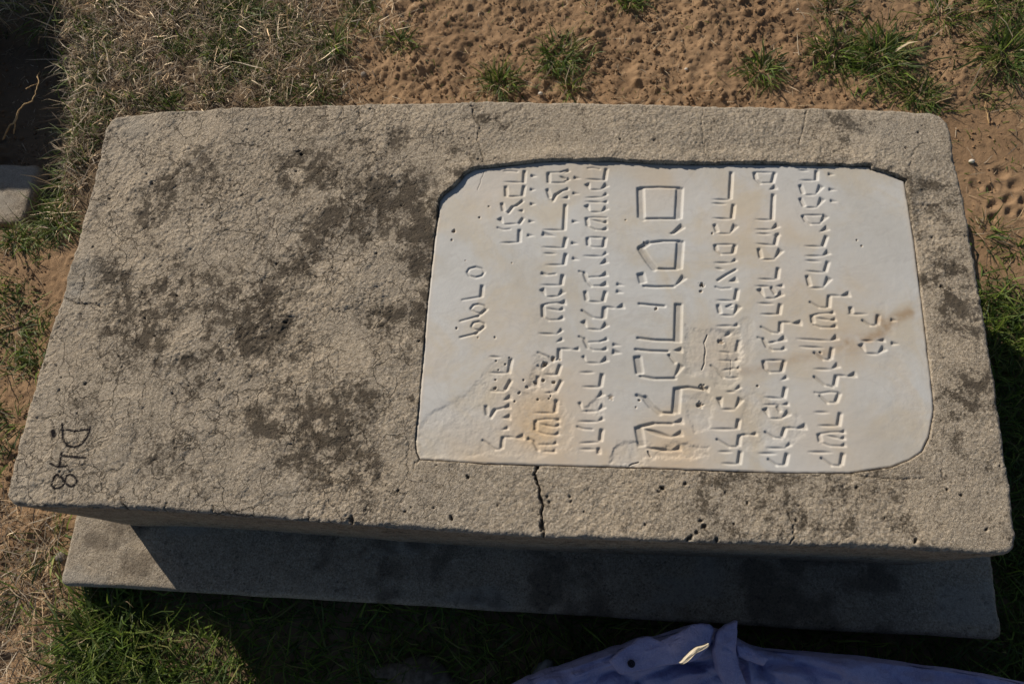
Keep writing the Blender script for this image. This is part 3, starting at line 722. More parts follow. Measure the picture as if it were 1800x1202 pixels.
# plinth: a rough cast slab, open under the block
def cast_slab(name, x0, x1, y0, y1, zt, zb, mat, parent, step=.005, seed=0, r=.011, hole=None):
    ax = np.arange(x0, x1 + step / 2, step); ay = np.arange(y0, y1 + step / 2, step)
    AX, AY = np.meshgrid(ax, ay, indexing='ij'); nx, ny = AX.shape
    a, b = AX.ravel().copy(), AY.ravel().copy()
    a0, b0 = a.copy(), b.copy()
    ed = np.minimum(np.minimum(a - x0, ax[-1] - a), np.minimum(b - y0, ay[-1] - b))
    wob = sstep(.03, 0, ed)
    a += wob * .006 * (fbm(b * 7, a * 7, 5 + seed, 3) - .5); b += wob * .006 * (fbm(a * 7, b * 7, 8 + seed, 3) - .5)
    cr = .018                                             # round the plan corners
    dx = np.maximum(x0 + cr - a0, a0 - ax[-1] + cr).clip(0) / cr; dy = np.maximum(y0 + cr - b0, b0 - ay[-1] + cr).clip(0) / cr
    k = (dx > 0) & (dy > 0)
    a[k] += np.where(a0[k] > 0.5 * (x0 + x1), -1, 1) * cr * dx[k] * (1 - np.sqrt(1 - dy[k] ** 2 / 2)); b[k] += np.where(b0[k] > .5 * (y0 + y1), -1, 1) * cr * dy[k] * (1 - np.sqrt(1 - dx[k] ** 2 / 2))
    zz = .004 * (fbm(a * 5, b * 5, 11 + seed, 3) - .5) + .0026 * (fbm(a * 32, b * 32, 13 + seed, 4, .6) - .5) + .0016 * (fbm(a * 130, b * 130, 15 + seed, 3, .7) - .5)
    f1, f2 = worley(a * 60, b * 60, 6 + seed)
    zz -= .003 * sstep(.16, .08, f1) * sstep(.55, .7, fbm(a * 20, b * 20, 18 + seed, 2))
    e2 = ed + .003 * (fbm(a * 40, b * 40, 21 + seed, 3) - .5)
    zz -= r - np.sqrt(np.clip(r * r - np.clip(r - e2.clip(0), 0, r) ** 2, 0, None))
    ii = np.arange(nx * ny).reshape(nx, ny)
    lp = np.concatenate([ii[:, 0], ii[-1, 1:], ii[::-1, -1][1:], ii[0, ::-1][1:-1]])
    V = np.stack([a, b, zt + zz], 1); low = V[lp].copy()
    # battered side: the foot steps out a little
    low[:, 2] = zb
    q = gridfaces(nx, ny)
    if hole:
        c_ = np.stack([a, b], 1)[q].mean(1); q = q[~((c_[:, 0] > hole[0]) & (c_[:, 0] < hole[1]) & (c_[:, 1] > hole[2]) & (c_[:, 1] < hole[3]))]
    n0 = nx * ny; cur = n0 + np.arange(len(lp))
    q2 = np.stack([lp, cur, np.roll(cur, -1), np.roll(lp, -1)], 1)
    V = np.vstack([V, low])
    li = .16 + .5 * (fbm(V[:, 0] * 8, V[:, 1] * 8, 40 + seed, 4) - .5)
    zero = np.zeros(len(V))
    dv = .75 * sstep(.56, .72, fbm(V[:, 0] * 10, V[:, 1] * 10, 43 + seed, 4, .6)) + .5 * sstep(.16, .06, worley(V[:, 0] * 45, V[:, 1] * 45, 6 + seed)[0]) * sstep(.5, .65, vnoise(V[:, 0] * 18, V[:, 1] * 18, 47))
    return mesh(name, V, quads=np.vstack([q, q2]), mat=mat, attrs={'lichen': li, 'pale': .8 * sstep(.56, .7, fbm(V[:, 0] * 6, V[:, 1] * 14, 49 + seed, 4)), 'dirt': dv, 'paint': zero, 'craze': zero + .25}, parent=parent)
cast_slab('plinth', PX0, PX1, PY0, PY1, HP, -.06, M_PLINTH, grave, .004, 0, .011, (-.66, .66, -.30, .28))

# the neighbour, of which only the corner of the plinth shows at the left
nb = empty('gravestone', (-2.3, .9, 0), 'neighbouring concrete gravestone cut off by the left edge, only its plinth corner showing', 'gravestone')
NZ = -.045
pc = at(42, 394, NZ); pb = at(60, 285, NZ); sc0 = at(70, 343, NZ)
inv = Matrix.Translation((2.3, -.9, 0))
tl = (.46 - NZ) / math.tan(SUN_EL)                       # reach of its shadow
fy0 = sc0[1] + tl * -math.sin(SUN_AZ); rx0 = at(137, 200, NZ)[0] - tl * math.cos(SUN_AZ); fy1 = at(112, 75, NZ)[1] + tl * -math.sin(SUN_AZ)
for o in (cast_slab('plinth', pc[0] - 1.7, pc[0], pc[1], pb[1], NZ, -.2, M_PLINTH, nb, .008, 3),
          cast_slab('stone_block', rx0 - 1.5, rx0, fy0, fy1, .46, -.1, M_CONC, nb, .02, 6)):
    o.matrix_parent_inverse = inv

# ------------------------------------------------------------------ blades
GREENS = np.array([(.08, .135, .022), (.125, .19, .030), (.055, .10, .022), (.17, .24, .040), (.08, .12, .04), (.20, .21, .07)])
DRY = 1.2 * np.array([(.42, .31, .19), (.30, .23, .15), (.54, .45, .32), (.22, .17, .12), (.37, .32, .25), (.14, .11, .085)])
def blades(P, length, width, lean, droop, tint, az=None, twist=.5):
    """P roots (n,3); every blade is a thin bent strip of three pieces"""
    n = len(P)
    az = rng.uniform(0, 2 * np.pi, n) if az is None else az
    d = np.stack([np.cos(az), np.sin(az)], 1)
    sw = az + np.pi / 2 + rng.normal(0, twist, n)
    s = np.stack([np.cos(sw), np.sin(sw), rng.normal(0, .35, n)], 1); s /= np.linalg.norm(s, axis=1)[:, None]
    L_ = []
    for t, wf in ((0, .75), (.36, 1.), (.72, .7), (1, 0)):
        ang = lean + droop * t                            # angle from the vertical, growing along the blade
        r = length * t * np.sin(np.clip(ang, 0, 2.4) * (.55 + .45 * t)); h = length * t * np.cos(np.clip(ang, 0, 2.2))
        c_ = P + np.column_stack([d * r[:, None], h])
        bend = rng.normal(0, .05, n) * length * t
        c_[:, :2] += np.stack([-d[:, 1], d[:, 0]], 1) * bend[:, None]
        c_[:, 2] = np.maximum(c_[:, 2], P[:, 2] - .002 + .0015 * rng.random(n))
        if wf: L_ += [c_ - s * (width * wf / 2)[:, None], c_ + s * (width * wf / 2)[:, None]]
        else: L_.append(c_)
    V = np.stack(L_, 1).reshape(-1, 3)
    b = (np.arange(n) * 7)[:, None]
    q = np.vstack([b + [0, 1, 3, 2], b + [2, 3, 5, 4]]); t3 = b + [4, 5, 6]
    return V, q, t3, np.repeat(tint, 7, 0)

def pick(pal, n, jit=.22):
    return pal[rng.integers(0, len(pal), n)] * np.exp(rng.normal(0, jit, n))[:, None]

def on_ground(xy, dz=-.002):
    return np.column_stack([xy, hground(xy[:, 0], xy[:, 1]) + dz])

def grass_obj(name, parts, mat):
    V = []; Q = []; T = []; C = []; n = 0
    for v, q, t, c_ in parts:
        V.append(v); Q.append(q + n); T.append(t + n); C.append(c_); n += len(v)
    return mesh(name, np.vstack(V), quads=np.vstack(Q), tris=np.vstack(T), mat=mat, attrs={'tint': np.vstack(C)}, smooth=True)

def off_plinth(xy, m=.0):
    return (xy[:, 0] < PX0 - m) | (xy[:, 0] > PX1 + m) | (xy[:, 1] < PY0 - m) | (xy[:, 1] > PY1 + m)

def px_scatter(poly, n):
    """n random ground points inside a pixel polygon"""
    P = P2(poly, 0.); lo, hi = P.min(0), P.max(0)
    out = np.zeros((0, 2))
    while len(out) < n:
        c_ = rng.uniform(lo, hi, (n * 2, 2)); out = np.vstack([out, c_[poly_sdf(c_[:, 0], c_[:, 1], P) < 0]])
    return out[:n]

U_ = rng.uniform
# straw and dead grass matted over the soil, top left
MAT = '105,-20 360,-20 560,-20 700,-10 735,40 660,95 600,180 420,190 200,205 150,330 118,420 95,380 128,230 125,90'
xy = px_scatter(MAT, 12500)
xy = xy + rng.normal(0, .018, xy.shape); xy = xy[off_plinth(xy, -.01)]
ppx_, ppy_ = topx(xy[:, 0], xy[:, 1], np.zeros(len(xy)))
dens = sstep(760, 480, ppx_ + 260 * (fbm(xy[:, 0] * 9, xy[:, 1] * 9, 40, 3) - .5)) * (.12 + 1.7 * sstep(.3, .75, fbm(xy[:, 0] * 16, xy[:, 1] * 16, 41, 3)))
xy = xy[rng.random(len(xy)) < dens]
n = len(xy); P = on_ground(xy, .0); P[:, 2] += rng.exponential(.006, n)
parts = [blades(P, rng.lognormal(-3.5, .5, n).clip(.01, .11), U_(.0010, .0030, n), rng.normal(1.25, .32, n), U_(-.15, .5, n), pick(DRY, n, .5), twist=1.4)]
xy2 = px_scatter('-40,-20 1840,-20 1840,480 1640,420 1600,190 200,200 90,420 20,900 -40,900', 3600); xy2 = xy2[off_plinth(xy2)]
n = len(xy2); P = on_ground(xy2, .0005)
parts.append(blades(P, U_(.008, .04, n), U_(.0008, .0018, n), rng.normal(1.45, .15, n), U_(-.1, .2, n), pick(DRY, n), twist=1.2))
xy2 = px_scatter('-30,860 110,900 110,1040 170,1202 -30,1230', 900); xy2 = xy2[off_plinth(xy2)]
n = len(xy2); P = on_ground(xy2, .001)
parts.append(blades(P, U_(.02, .08, n), U_(.001, .003, n), rng.normal(1.35, .2, n), U_(-.1, .3, n), pick(DRY, n), twist=1.))
tag(grass_obj('dead_grass', parts, M_STRAW), 'mat of dry dead grass and straw lying on the soil', kind='stuff')

# fine green growth through the mat, weeds left of the stone and the lawn in the shade
parts = []
def lawn(poly, n, l0, l1, w0, w1, lean, dr, pal=GREENS, patch=0.):
    xy = px_scatter(poly, n); xy = xy[off_plinth(xy, -.004)]
    if patch: xy = xy[fbm(xy[:, 0] * 13, xy[:, 1] * 13, 55, 3) > patch]
    n = len(xy); P = on_ground(xy)
    parts.append(blades(P, U_(l0, l1, n), U_(w0, w1, n), np.abs(rng.normal(lean, .35, n)), U_(0, dr, n), pick(pal, n)))
lawn('130,-20 700,-20 600,180 200,200 130,330', 9500, .012, .045, .0012, .0030, .7, 1., GREENS, .47)
lawn('-30,330 110,335 100,480 60,700 10,860 -60,900', 2600, .015, .06, .0015, .004, .9, 1.2, GREENS, .53)
lawn('1430,-20 1830,-20 1830,200 1640,200 1420,170', 1600, .012, .05, .0014, .003, .7, 1.2, GREENS, .52)
lawn('700,-20 1450,-20 1450,180 700,180', 700, .006, .022, .0012, .003, .8, 1., GREENS, .5)
lawn('1640,240 1840,200 1840,480 1700,480', 120, .01, .03, .0014, .003, .9, 1., GREENS, .45)
lawn('150,1035 240,1040 320,1240 90,1240', 900, .03, .10, .002, .0048, .65, 1.5)
lawn('240,1020 1860,1090 1900,1300 200,1300', 4800, .03, .11, .002, .0042, .6, 1.5)
lawn('1715,480 1860,520 1900,1200 1760,1200', 2000, .02, .08, .0016, .004, .6, 1.4)
lawn('1690,500 1800,540 1840,1100 1740,1100', 1500, .02, .06, .0016, .004, .6, 1.4)
def overhang(poly, n, pal):
    xy = px_scatter(poly, n); P = on_ground(xy)
    parts.append(blades(P, U_(.03, .11, n), U_(.0014, .0036, n), np.abs(rng.normal(.8, .3, n)), U_(.2, 1.2, n), pick(pal, n, .35), az=rng.normal(3.3, 1.7, n)))
overhang('85,10 150,20 160,330 95,330', 170, GREENS); overhang('85,10 150,20 160,330 95,330', 200, DRY); overhang('-40,-20 110,-20 110,60 -40,40', 240, DRY); overhang('-40,-20 110,-20 110,60 -40,40', 160, GREENS); overhang('20,320 120,320 110,400 50,410', 130, GREENS)
tag(grass_obj('grass', parts, M_GRASS), 'short green grass around the gravestone, thickest in its shade', kind='stuff')

# separate tufts one could point at: (px, py, radius px, blades, length, lean, dryness, label)
TUFTS = [
 (1108, 8, 24, 150, .05, .55, .1, 'small bright green grass tuft at the top edge above the marble plaque'),
 (985, 105, 44, 380, .05, .7, .15, 'dense low green weed cushion behind the gravestone, left of the plaque lettering'),
 (878, 152, 32, 190, .06, .5, .1, 'thin upright bright green grass tuft touching the back edge of the gravestone'),
 (1003, 158, 16, 60, .06, .4, .25, 'narrow yellow-green grass tuft on the back edge below the weed cushion'),
 (1335, 130, 34, 200, .055, .7, .1, 'round green grass tuft on bare soil behind the right half of the stone'),
 (1470, 95, 50, 300, .05, .8, .12, 'low spreading green grass patch left of the big dark clump'),
 (1545, 100, 60, 520, .065, .8, .05, 'biggest dark green grass clump behind the right corner of the gravestone'),
 (1610, 172, 36, 220, .05, .8, .1, 'green grass tuft right at the back right corner of the stone'),
 (1462, 20, 34, 130, .05, .7, .3, 'sparse grass tuft at the top edge above the spreading patch'),
 (1650, 35, 30, 110, .06, .8, .25, 'thin grass tuft on cracked soil near the top right'),
 (1765, 100, 50, 380, .09, .8, .1, 'tall dark green grass clump at the right edge of the picture'),
 (1770, 10, 40, 220, .07, .8, .15, 'dark grass clump in the top right corner'),
 (1728, 415, 30, 70, .055, 1., .15, 'broad bladed green weed beside the right end, above the shadow'),
 (1790, 440, 24, 60, .05, 1., .1, 'small green weed at the right edge just above the shadow'),
 (706, 80, 24, 110, .045, .6, .1, 'green grass tuft at the border of straw and bare soil'),
 (588, 85, 30, 190, .055, .5, .12, 'upright yellow-green grass tuft in the straw behind the stone'),
 (395, 95, 40, 330, .05, .6, .08, 'soft green moss-like tuft amid the straw at the back left'),
 (430, 25, 46, 330, .055, .7, .08, 'green grass patch near the top edge amid the straw'),
 (375, 165, 24, 120, .04, .5, .3, 'olive grass tuft touching the back edge near the left corner'),
 (112, 205, 30, 90, .08, .9, .75, 'orange-tan dry grass tuft overhanging the dark hollow at left'),
 (100, 300, 26, 70, .08, .9, .1, 'long bladed green tuft leaning out over the dark hollow'),
 (118, 270, 20, 50, .06, 1., .8, 'dry straw tuft between the hollow and the left corner of the stone'),
 (105, 395, 34, 200, .05, .7, .1, 'green grass tuft against the left end of the gravestone'),
 (30, 425, 30, 120, .045, .7, .15, 'grass tuft at the left edge just below the grey plinth corner'),
 (28, 580, 22, 60, .07, 1.05, .15, 'sprawling green runner grass on bare soil at the left edge'),
 (62, 620, 24, 50, .06, 1.05, .15, 'thin green runner grass beside the left end of the stone'),
 (35, 745, 30, 60, .06, 1., .1, 'sparse green tuft on clods near the painted D'),
 (92, 960, 32, 70, .07, .9, .2, 'green tuft beside the left edge of the plinth'),
 (50, 1045, 40, 100, .09, 1., .25, 'long pale grass tuft on sandy soil near the lower left corner'),
 (185, 1110, 60, 330, .095, .75, .05, 'bright sunlit green grass clump below the plinth corner'),
]
for tx, ty, r, nb_, ln, le, dry, lab in TUFTS:
    c_ = at(tx, ty, 0.)
    rr = r / 1000 * 1.15
    xy = np.stack([rng.normal(0, rr * .55, nb_), rng.normal(0, rr * .5, nb_)], 1)
    xy = xy + c_[:2]; xy = xy[off_plinth(xy)]
    n = len(xy); P = on_ground(xy)
    oz = hground(np.array([c_[0]]), np.array([c_[1]]))[0]
    pal = np.where((rng.random(n) < dry)[:, None], pick(DRY, n), pick(GREENS, n, .28))
    out = np.arctan2(xy[:, 1] - c_[1], xy[:, 0] - c_[0]) + rng.normal(0, .9, n)
    P[:, :2] -= c_[:2]; P[:, 2] -= oz
    g = grass_obj('grass_tuft', [blades(P, ln * U_(.45, 1.25, n), rng.lognormal(-6.1, .42, n).clip(.001, .006), np.abs(rng.normal(le, .3, n)), U_(.1, 1.3, n), pal, az=out)], M_GRASS)
    g.location = (c_[0], c_[1], oz)
    tag(g, lab, 'grass tuft', 'grass tufts growing around the gravestone')

# ------------------------------------------------------------------ stalks, root, shells, stones
def tube(name, pts, rad, mat, label, cat, branches=(), col=None, group=None):
    V = []; Q = []; n0 = 0
    org = np.array(pts[0], float)
    for line, rd in [(pts, rad)] + list(branches):
        p = np.array(line, float)
        s_ = np.linspace(0, len(p) - 1, len(p) * 4); i = np.minimum(s_.astype(int), len(p) - 2); t = (s_ - i)[:, None]
        c_ = p[i] * (1 - t) + p[i + 1] * t
        c_ += rng.normal(0, rd * .35, c_.shape)
        m_ = len(c_); k = 6
        tg = np.gradient(c_, axis=0); tg /= np.linalg.norm(tg, axis=1)[:, None] + 1e-9
        a = np.cross(tg, [0, 0, 1.]); a /= np.linalg.norm(a, axis=1)[:, None] + 1e-9; b = np.cross(tg, a)
        rr = rd * np.interp(np.arange(m_), [0, m_ * .1, m_ - 1], [.8, 1, .35]) * rng.uniform(.75, 1.25, m_)
        an = np.arange(k) * 2 * np.pi / k
        ringv = c_[:, None] + rr[:, None, None] * (np.cos(an)[None, :, None] * a[:, None] + np.sin(an)[None, :, None] * b[:, None])
        V.append(ringv.reshape(-1, 3) - org)
        ii = np.arange(m_ * k).reshape(m_, k) + n0
        Q.append(np.stack([ii[:-1], ii[1:], np.roll(ii[1:], -1, 1), np.roll(ii[:-1], -1, 1)], -1).reshape(-1, 4)); n0 += m_ * k
    V = np.vstack(V)
    o = mesh(name, V, quads=np.vstack(Q), mat=mat, attrs={'tint': np.tile(np.array(col or (.5, .4, .25)), (len(V), 1))})
    o.location = org
    return tag(o, label, cat, group)

def gp(px, py, h=.0):
    q_ = at(px, py, h); g = hground(np.array([q_[0]]), np.array([q_[1]]))[0]
    q_ = at(px, py, g + h); q_[2] = g + h
    return q_
tube('dry_root', [at(5, 246, -.02), at(12, 228, .0), at(25, 215, .02), at(33, 195, .03), at(45, 182, .035), at(57, 178, .04), at(63, 160, .04), at(69, 145, .035), at(66, 135, .02)], .0023, M_BARK,
     'jagged tan dry root catching the sun over the dark hollow', 'root', [([at(24, 236, .0), at(27, 215, .02), at(33, 197, .03)], .0017), ([at(45, 157, .03), at(58, 150, .035), at(68, 146, .036)], .0014), ([at(64, 137, .02), at(70, 126, .0)], .0014)])
tube('dry_stalk', [gp(190, -5, .008), gp(215, 12, .012), gp(240, 27, .014), gp(258, 36, .014), gp(280, 43, .012), gp(300, 44, .008), gp(320, 41, .004)], .0020, M_STRAW, 'long pale curved dry stalk lying on the straw at the top left', 'dry stalk', col=(.60, .49, .31))
tube('dry_stalk', [gp(-10, 583, .004), gp(30, 568, .008), gp(65, 553, .012), gp(92, 535, .016)], .0016, M_STRAW, 'straight pale dry stalk pointing at the left end of the gravestone', 'dry stalk', col=(.50, .40, .25))
tube('dry_stalk', [gp(1404, 98, .004), gp(1402, 75, .010), gp(1401, 58, .006)], .0013, M_STRAW, 'thin bent white dry stalk left of the green grass patch', 'dry stalk', col=(.55, .46, .34))
tube('dry_stalk', [gp(1510, 150, .03), gp(1535, 138, .035), gp(1568, 123, .03)], .0014, M_STRAW, 'straight tan dry stalk lying on the biggest dark grass clump', 'dry stalk', col=(.50, .40, .22))
tube('dry_stalk', [gp(1738, 217, .003), gp(1735, 200, .008), gp(1731, 188, .009), gp(1733, 178, .005)], .0016, M_BARK, 'short curved bare twig right of the stone corner', 'dry stalk')
tube('dry_stalk', [gp(1700, 62, .02), gp(1712, 55, .022), gp(1726, 49, .02)], .0012, M_STRAW, 'short pale dry stalk on cracked soil near the top right', 'dry stalk', col=(.55, .44, .28))
tube('dry_stalk', [gp(95, 40, .01), gp(97, 60, .02), gp(99, 76, .012)], .0014, M_STRAW, 'short upright pale stalk at the rim of the dark hollow', 'dry stalk', col=(.55, .44, .28))

def rock(name, c_, size, mat, label, cat, seed=0, group=None, sharp=.35, spin=0):
    import bmesh
    bm = bmesh.new(); bmesh.ops.create_icosphere(bm, subdivisions=3, radius=1)
    v = np.array([q.co[:] for q in bm.verts]); fc = np.array([[w_.index for w_ in f.verts] for f in bm.faces]); bm.free()
    r_ = 1 + sharp * (fbm(v[:, 0] * 1.7 + seed * 3.1 + 20, v[:, 1] * 1.7 + v[:, 2] * 1.3 + 20, 2 + seed, 4) - .5) * 2
    v = v * r_[:, None] * np.array(size)
    cs, sn = math.cos(spin), math.sin(spin)
    v[:, :2] = v[:, :2] @ np.array([[cs, sn], [-sn, cs]])
    o = mesh(name, v, tris=fc, mat=mat, smooth=True); o.location = c_
    return tag(o, label, cat, group)
def sit(px, py, size, k=.55):
    q_ = gp(px, py); q_[2] += size[2] * k; return q_
for px, py, s_, lab in ((1707, 285, .0062, 'white snail shell on bare soil right of the stone corner'), (1206, 123, .0042, 'tiny white shell on bare soil behind the big carved letters'), (950, 166, .0055, 'pale pebble-like shell against the back edge under the weeds'),
                        (1402, 18, .003, 'tiny white chip near the top edge above the grass patch')):
    rock('snail_shell', sit(px, py, (s_, s_, s_ * .8)), (s_, s_ * .8, s_ * .8), M_SHELL, lab, 'shell', 1, 'white shells on the soil', .12)
for px, py, s_, sp, lab in ((468, 27, (.009, .006, .006), .2, 'grey pebble lying in the straw near the top edge'), (280, 131, (.010, .0035, .004), .1, 'flat white stone chip lying in the straw'), (640, 133, (.008, .007, .006), .5, 'round grey pebble at the edge of the straw'),
                            (110, 978, (.012, .010, .009), .3, 'rounded tan stone touching the left edge of the plinth')):
    rock('pebble', sit(px, py, s_), s_, M_ROCK if px != 280 else M_SHELL, lab, 'pebble', 5, 'pebbles on the ground', .25, sp)
rock('stone', sit(730, 1196, (.095, .042, .035), .15), (.095, .042, .035), rock_material('shaded_rock', (.10, .085, .065), (.20, .17, .135)), 'broken rough grey stone in the shaded grass in front of the plinth', 'stone', 9, None, .45, -.1)
rock('stone', sit(945, 1190, (.018, .04, .02), .3), (.018, .04, .02), rock_material('pale_stone', (.22, .23, .23), (.32, .33, .33)), 'small pale flake of stone in the shaded grass beside the blue garment', 'stone', 3, None, .35, -.6)
# grit: crumbs of soil and tiny stones
xy = px_scatter('-40,-20 1840,-20 1840,480 1640,420 1600,190 200,200 90,420 20,1000 -40,1200', 14000); xy = xy[off_plinth(xy)]
xy = xy[(fbm(xy[:, 0] * 12, xy[:, 1] * 12, 50, 3) > .42)]
qx_ = topx(xy[:, 0], xy[:, 1], np.zeros(len(xy)))
xy = xy[rng.random(len(xy)) < np.where((qx_[0] > 1640) & (qx_[1] > 180), .15, .8)]
n = len(xy); c_ = on_ground(xy, .0005)
oc = np.array([(1, 0, 0), (-1, 0, 0), (0, 1, 0), (0, -1, 0), (0, 0, 1), (0, 0, -1)], float)
of = np.array([(0, 2, 4), (2, 1, 4), (1, 3, 4), (3, 0, 4), (2, 0, 5), (1, 2, 5), (3, 1, 5), (0, 3, 5)])
rad = np.minimum(rng.lognormal(-6.25, .55, n), .008)
V = (c_[:, None] + oc[None] * (rad[:, None, None] * rng.uniform(.6, 1.3, (n, 6, 1)))).reshape(-1, 3)
T = (np.arange(n)[:, None, None] * 6 + of[None]).reshape(-1, 3)
tag(mesh('soil_crumbs', V, tris=T, mat=M_SOIL, attrs={'humus': np.repeat(sstep(800, 400, topx(c_[:, 0], c_[:, 1], c_[:, 2])[0]) * .6, 6)}), 'crumbs of sandy soil scattered over the bare ground', kind='stuff')

# ------------------------------------------------------------------ blue garment in the shade in front of the plinth
def cloth_material():
    n = NT('blue_violet_cotton', .95, .02)
    c_ = n.mix(n.ramp(n.noise(30, 4), .3, .7), (.295, .30, .52), (.37, .375, .60))
    c_ = n.mix(n.ramp(n.noise(500, 2), .45, .65, 0, .35), c_, (.47, .47, .72))
    n.col(c_)
    n.bump(n.noise(700, 2), .25, .001)
    n.bump(n.noise(38, 5, .62, .8), .8, .012)
    return n.m
M_CLOTH = cloth_material()
ZR = .240
gar = empty('garment', tuple(at(1400, 1230, 0.)), 'crumpled blue-violet cloth garment with a dark button in the shade before the plinth', 'garment')
ginv = Matrix.Translation(-gar.location)
fr = P2('860,1240 930,1202 975,1184 1010,1176 1070,1156 1105,1140 1150,1126 1200,1112 1245,1104 1290,1118 1330,1142 1400,1151 1500,1160 1600,1172 1700,1186 1800,1203 1900,1228 2000,1270', ZR)
s_ = np.concatenate([[0], np.cumsum(np.linalg.norm(np.diff(fr, axis=0), axis=1))]); nu, nv = 480, 170
uu = np.linspace(0, s_[-1], nu)
fr = np.stack([np.interp(uu, s_, fr[:, 0]), np.interp(uu, s_, fr[:, 1])], 1)
for _ in range(6): fr[1:-1] = (fr[:-2] + 2 * fr[1:-1] + fr[2:]) / 4
V = []
for j in range(nv):
    t = j / (nv - 1)                                       # 0 ground at the front ... top ... back ground
    prof = np.interp(t, [0, .10, .16, .22, .30, .5, .75, .9, 1], [0.02, .13, .19, .216, .214, .155, .10, .04, .0])
    dep = np.interp(t, [0, .10, .16, .22, .30, .5, .75, .9, 1], [-.012, .004, .006, .000, -.03, -.10, -.21, -.29, -.33])
    yy = fr[:, 1] + dep; xx = fr[:, 0] + (fr[:, 0] - fr[:, 0].mean()) * np.interp(t, [0, .3, 1], [.03, 0, -.08])
    fold = .016 * (np.abs(np.sin((xx * 26 + yy * 60) + 6 * fbm(xx * 7, yy * 7, 3, 2))) - .6) * fbm(xx * 10, yy * 10, 6, 2) * 1.6 + .022 * (fbm(xx * 14 + t * 3, yy * 30, 10, 3) - .5) - .004
    fade = min(1, t * 8)
    V.append(np.stack([xx, yy + fold * .25 * (1 - min(1, max(0, (t - .1) * 6))), np.maximum(0.0, prof + fold * fade * (.35 + .65 * (t > .2)))], 1))
V = np.array(V)
qx, qy = topx(V[..., 0], V[..., 1], V[..., 2])
for ln, am, wd_ in (('985,1200 1060,1172 1140,1152 1255,1118', .011, 7), ('1010,1182 1090,1156 1150,1136 1180,1122', .008, 5), ('1120,1195 1180,1170 1262,1160', -.012, 7), ('1150,1205 1230,1178 1270,1175', .010, 8),
                    ('1345,1165 1420,1172 1500,1196', -.010, 8), ('1400,1160 1520,1172 1640,1192', .007, 9), ('1335,1175 1360,1210', -.012, 7), ('1475,1168 1500,1210', .007, 9), ('1580,1180 1700,1198', -.007, 8), ('940,1204 990,1188 1020,1178', .008, 5), ('1310,1160 1325,1215', .010, 6), ('1050,1200 1075,1180 1130,1172', -.009, 6)):
    pl_ = np.array([[float(v) for v in p.split(',')] for p in ln.split()])
    V[..., 2] += am * np.exp(-(line_dist(qx + 10 * (vnoise(qx / 30, qy / 30, 7) - .5), qy + 10 * (vnoise(qx / 30, qy / 30, 8) - .5), pl_) / wd_) ** 2)
V[..., 2] += .0035 * (fbm(V[..., 0] * 60, V[..., 1] * 90, 18, 4, .65) - .5) * np.minimum(1, np.arange(nv) / 15)[:, None]
V[..., 2] = np.maximum(V[..., 2], 0)
ends = np.minimum(1, np.minimum(np.arange(nu), nu - 1 - np.arange(nu)) / 22)
V[:, :, 2] *= (np.sqrt(1 - (1 - ends) ** 2))[None]
body = mesh('cloth_body', V.transpose(1, 0, 2).reshape(-1, 3), quads=gridfaces(nu, nv)[:, ::-1], mat=M_CLOTH, parent=gar)
body.matrix_parent_inverse = ginv

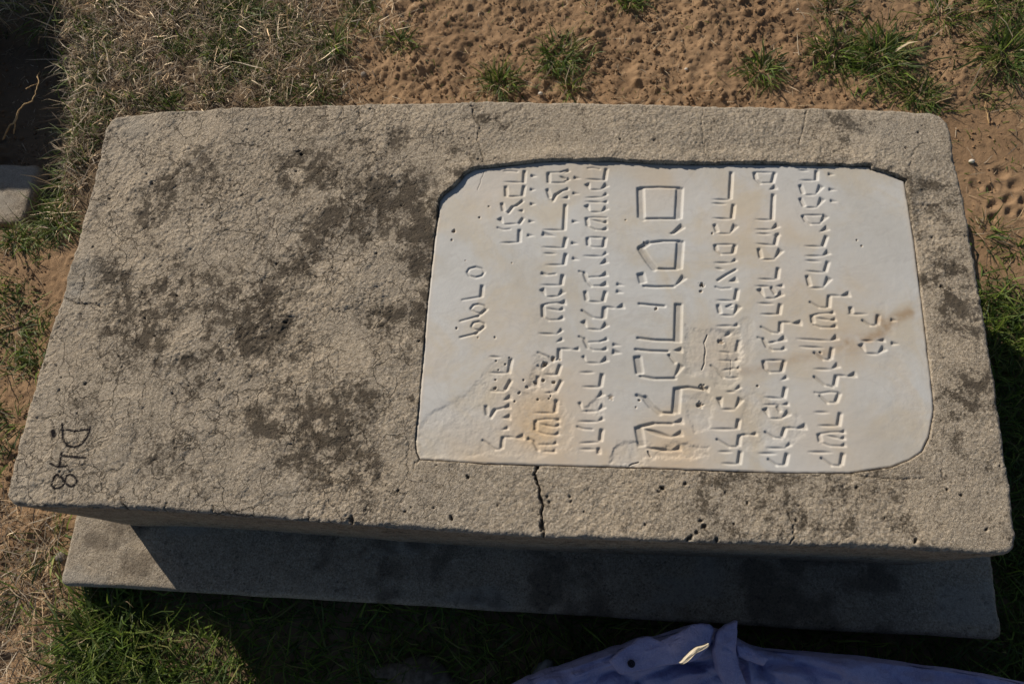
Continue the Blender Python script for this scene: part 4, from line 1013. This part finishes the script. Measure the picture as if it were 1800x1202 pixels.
def flap(name, outline, thick=.006, puff=.010, wob=.014, mat=M_CLOTH):
    """a folded piece of cloth: outline points (px, py, z), a bulged top and a thickness"""
    P = np.array([at(a, b, zc_) for a, b, zc_ in outline])
    P = np.vstack([P[i] * (1 - t) + P[(i + 1) % len(P)] * t for i in range(len(P)) for t in (np.arange(5) / 5)[:, None]])
    P[:, :2] += .0022 * np.stack([fbm(P[:, 0] * 130, P[:, 1] * 130, 13, 2) - .5, fbm(P[:, 0] * 130, P[:, 1] * 130, 14, 2) - .5], 1) * 2
    n = len(P); c0 = P.mean(0); V = []; R_n = 9
    for k in range(R_n + 1):
        f = k / R_n
        ring_ = P + (c0 - P) * f
        ring_[:, 2] += puff * math.sin(f * math.pi / 2) + wob * (.25 + f) * (fbm(ring_[:, 0] * 60, ring_[:, 1] * 95, 12, 3) - .5)
        V.append(ring_)
    low = P.copy(); low[:, 2] -= thick; low[:, 1] -= .001
    V = np.vstack([low] + V)
    i = np.arange((R_n + 2) * n).reshape(R_n + 2, n)
    q_ = np.stack([i[:-1], np.roll(i[:-1], -1, 1), np.roll(i[1:], -1, 1), i[1:]], -1).reshape(-1, 4)
    o = mesh(name, V, quads=q_, mat=mat, parent=gar)
    o.matrix_parent_inverse = ginv
    md = o.modifiers.new('soft', 'SUBSURF'); md.levels = 1; md.render_levels = 1
    return o
flap('hem_fold', [(1070, 1160, 0.244), (1100, 1137, 0.251), (1122, 1122, 0.254), (1140, 1117, 0.256), (1156, 1128, 0.255), (1200, 1107, 0.260), (1222, 1095, 0.263), (1248, 1094, 0.263), (1258, 1105, 0.261), (1250, 1135, 0.256), (1225, 1160, 0.251), (1150, 1175, 0.241), (1090, 1185, 0.238)], .02, .006)
flap('placket_fold', [(1262, 1108, 0.262), (1282, 1093, 0.268), (1296, 1089, 0.271), (1296, 1110, 0.271), (1293, 1140, 0.259), (1300, 1175, 0.238), (1318, 1215, 0.221), (1290, 1225, 0.221), (1262, 1180, 0.238), (1256, 1140, 0.260)], .025, .012)
flap('collar_flap', [(1292, 1132, 0.258), (1312, 1136, 0.259), (1340, 1150, 0.255), (1352, 1160, 0.250), (1344, 1170, 0.246), (1322, 1162, 0.248), (1298, 1152, 0.254)], .012, .006)
M_SUN_TINT = rock_material('sun_tinted_cotton', (.60, .53, .40), (.68, .62, .50))  # cream tone imitates sunlight falling on the blue cloth
flap('painted_sun_sliver', [(1196, 1164, .300), (1208, 1151, .309), (1226, 1138, .314), (1246, 1129, .312), (1248, 1132, .311), (1230, 1144, .312), (1213, 1157, .308), (1201, 1167, .300)], .03, .003, .0, M_SUN_TINT)  # added thin ridge, raised and coloured as a sliver of sunlight
# the button, a small domed disc sewn on the cloth
bc = at(1110, 1166, .256); an = np.arange(16) * 2 * np.pi / 16
V = [np.column_stack([np.cos(an) * r_, np.sin(an) * r_, np.full(16, h_)]) for r_, h_ in ((.0058, -.010), (.0058, .0006), (.0050, .0018), (.0040, .0016), (.0034, .0008), (.0004, .0006))]
V = np.vstack(V) + bc; i = np.arange(96).reshape(6, 16)
bt = mesh('button', V, quads=np.stack([i[:-1], np.roll(i[:-1], -1, 1), np.roll(i[1:], -1, 1), i[1:]], -1).reshape(-1, 4), mat=rock_material('dark_button', (.02, .02, .03), (.03, .03, .045)), parent=gar)
bt.matrix_parent_inverse = ginv
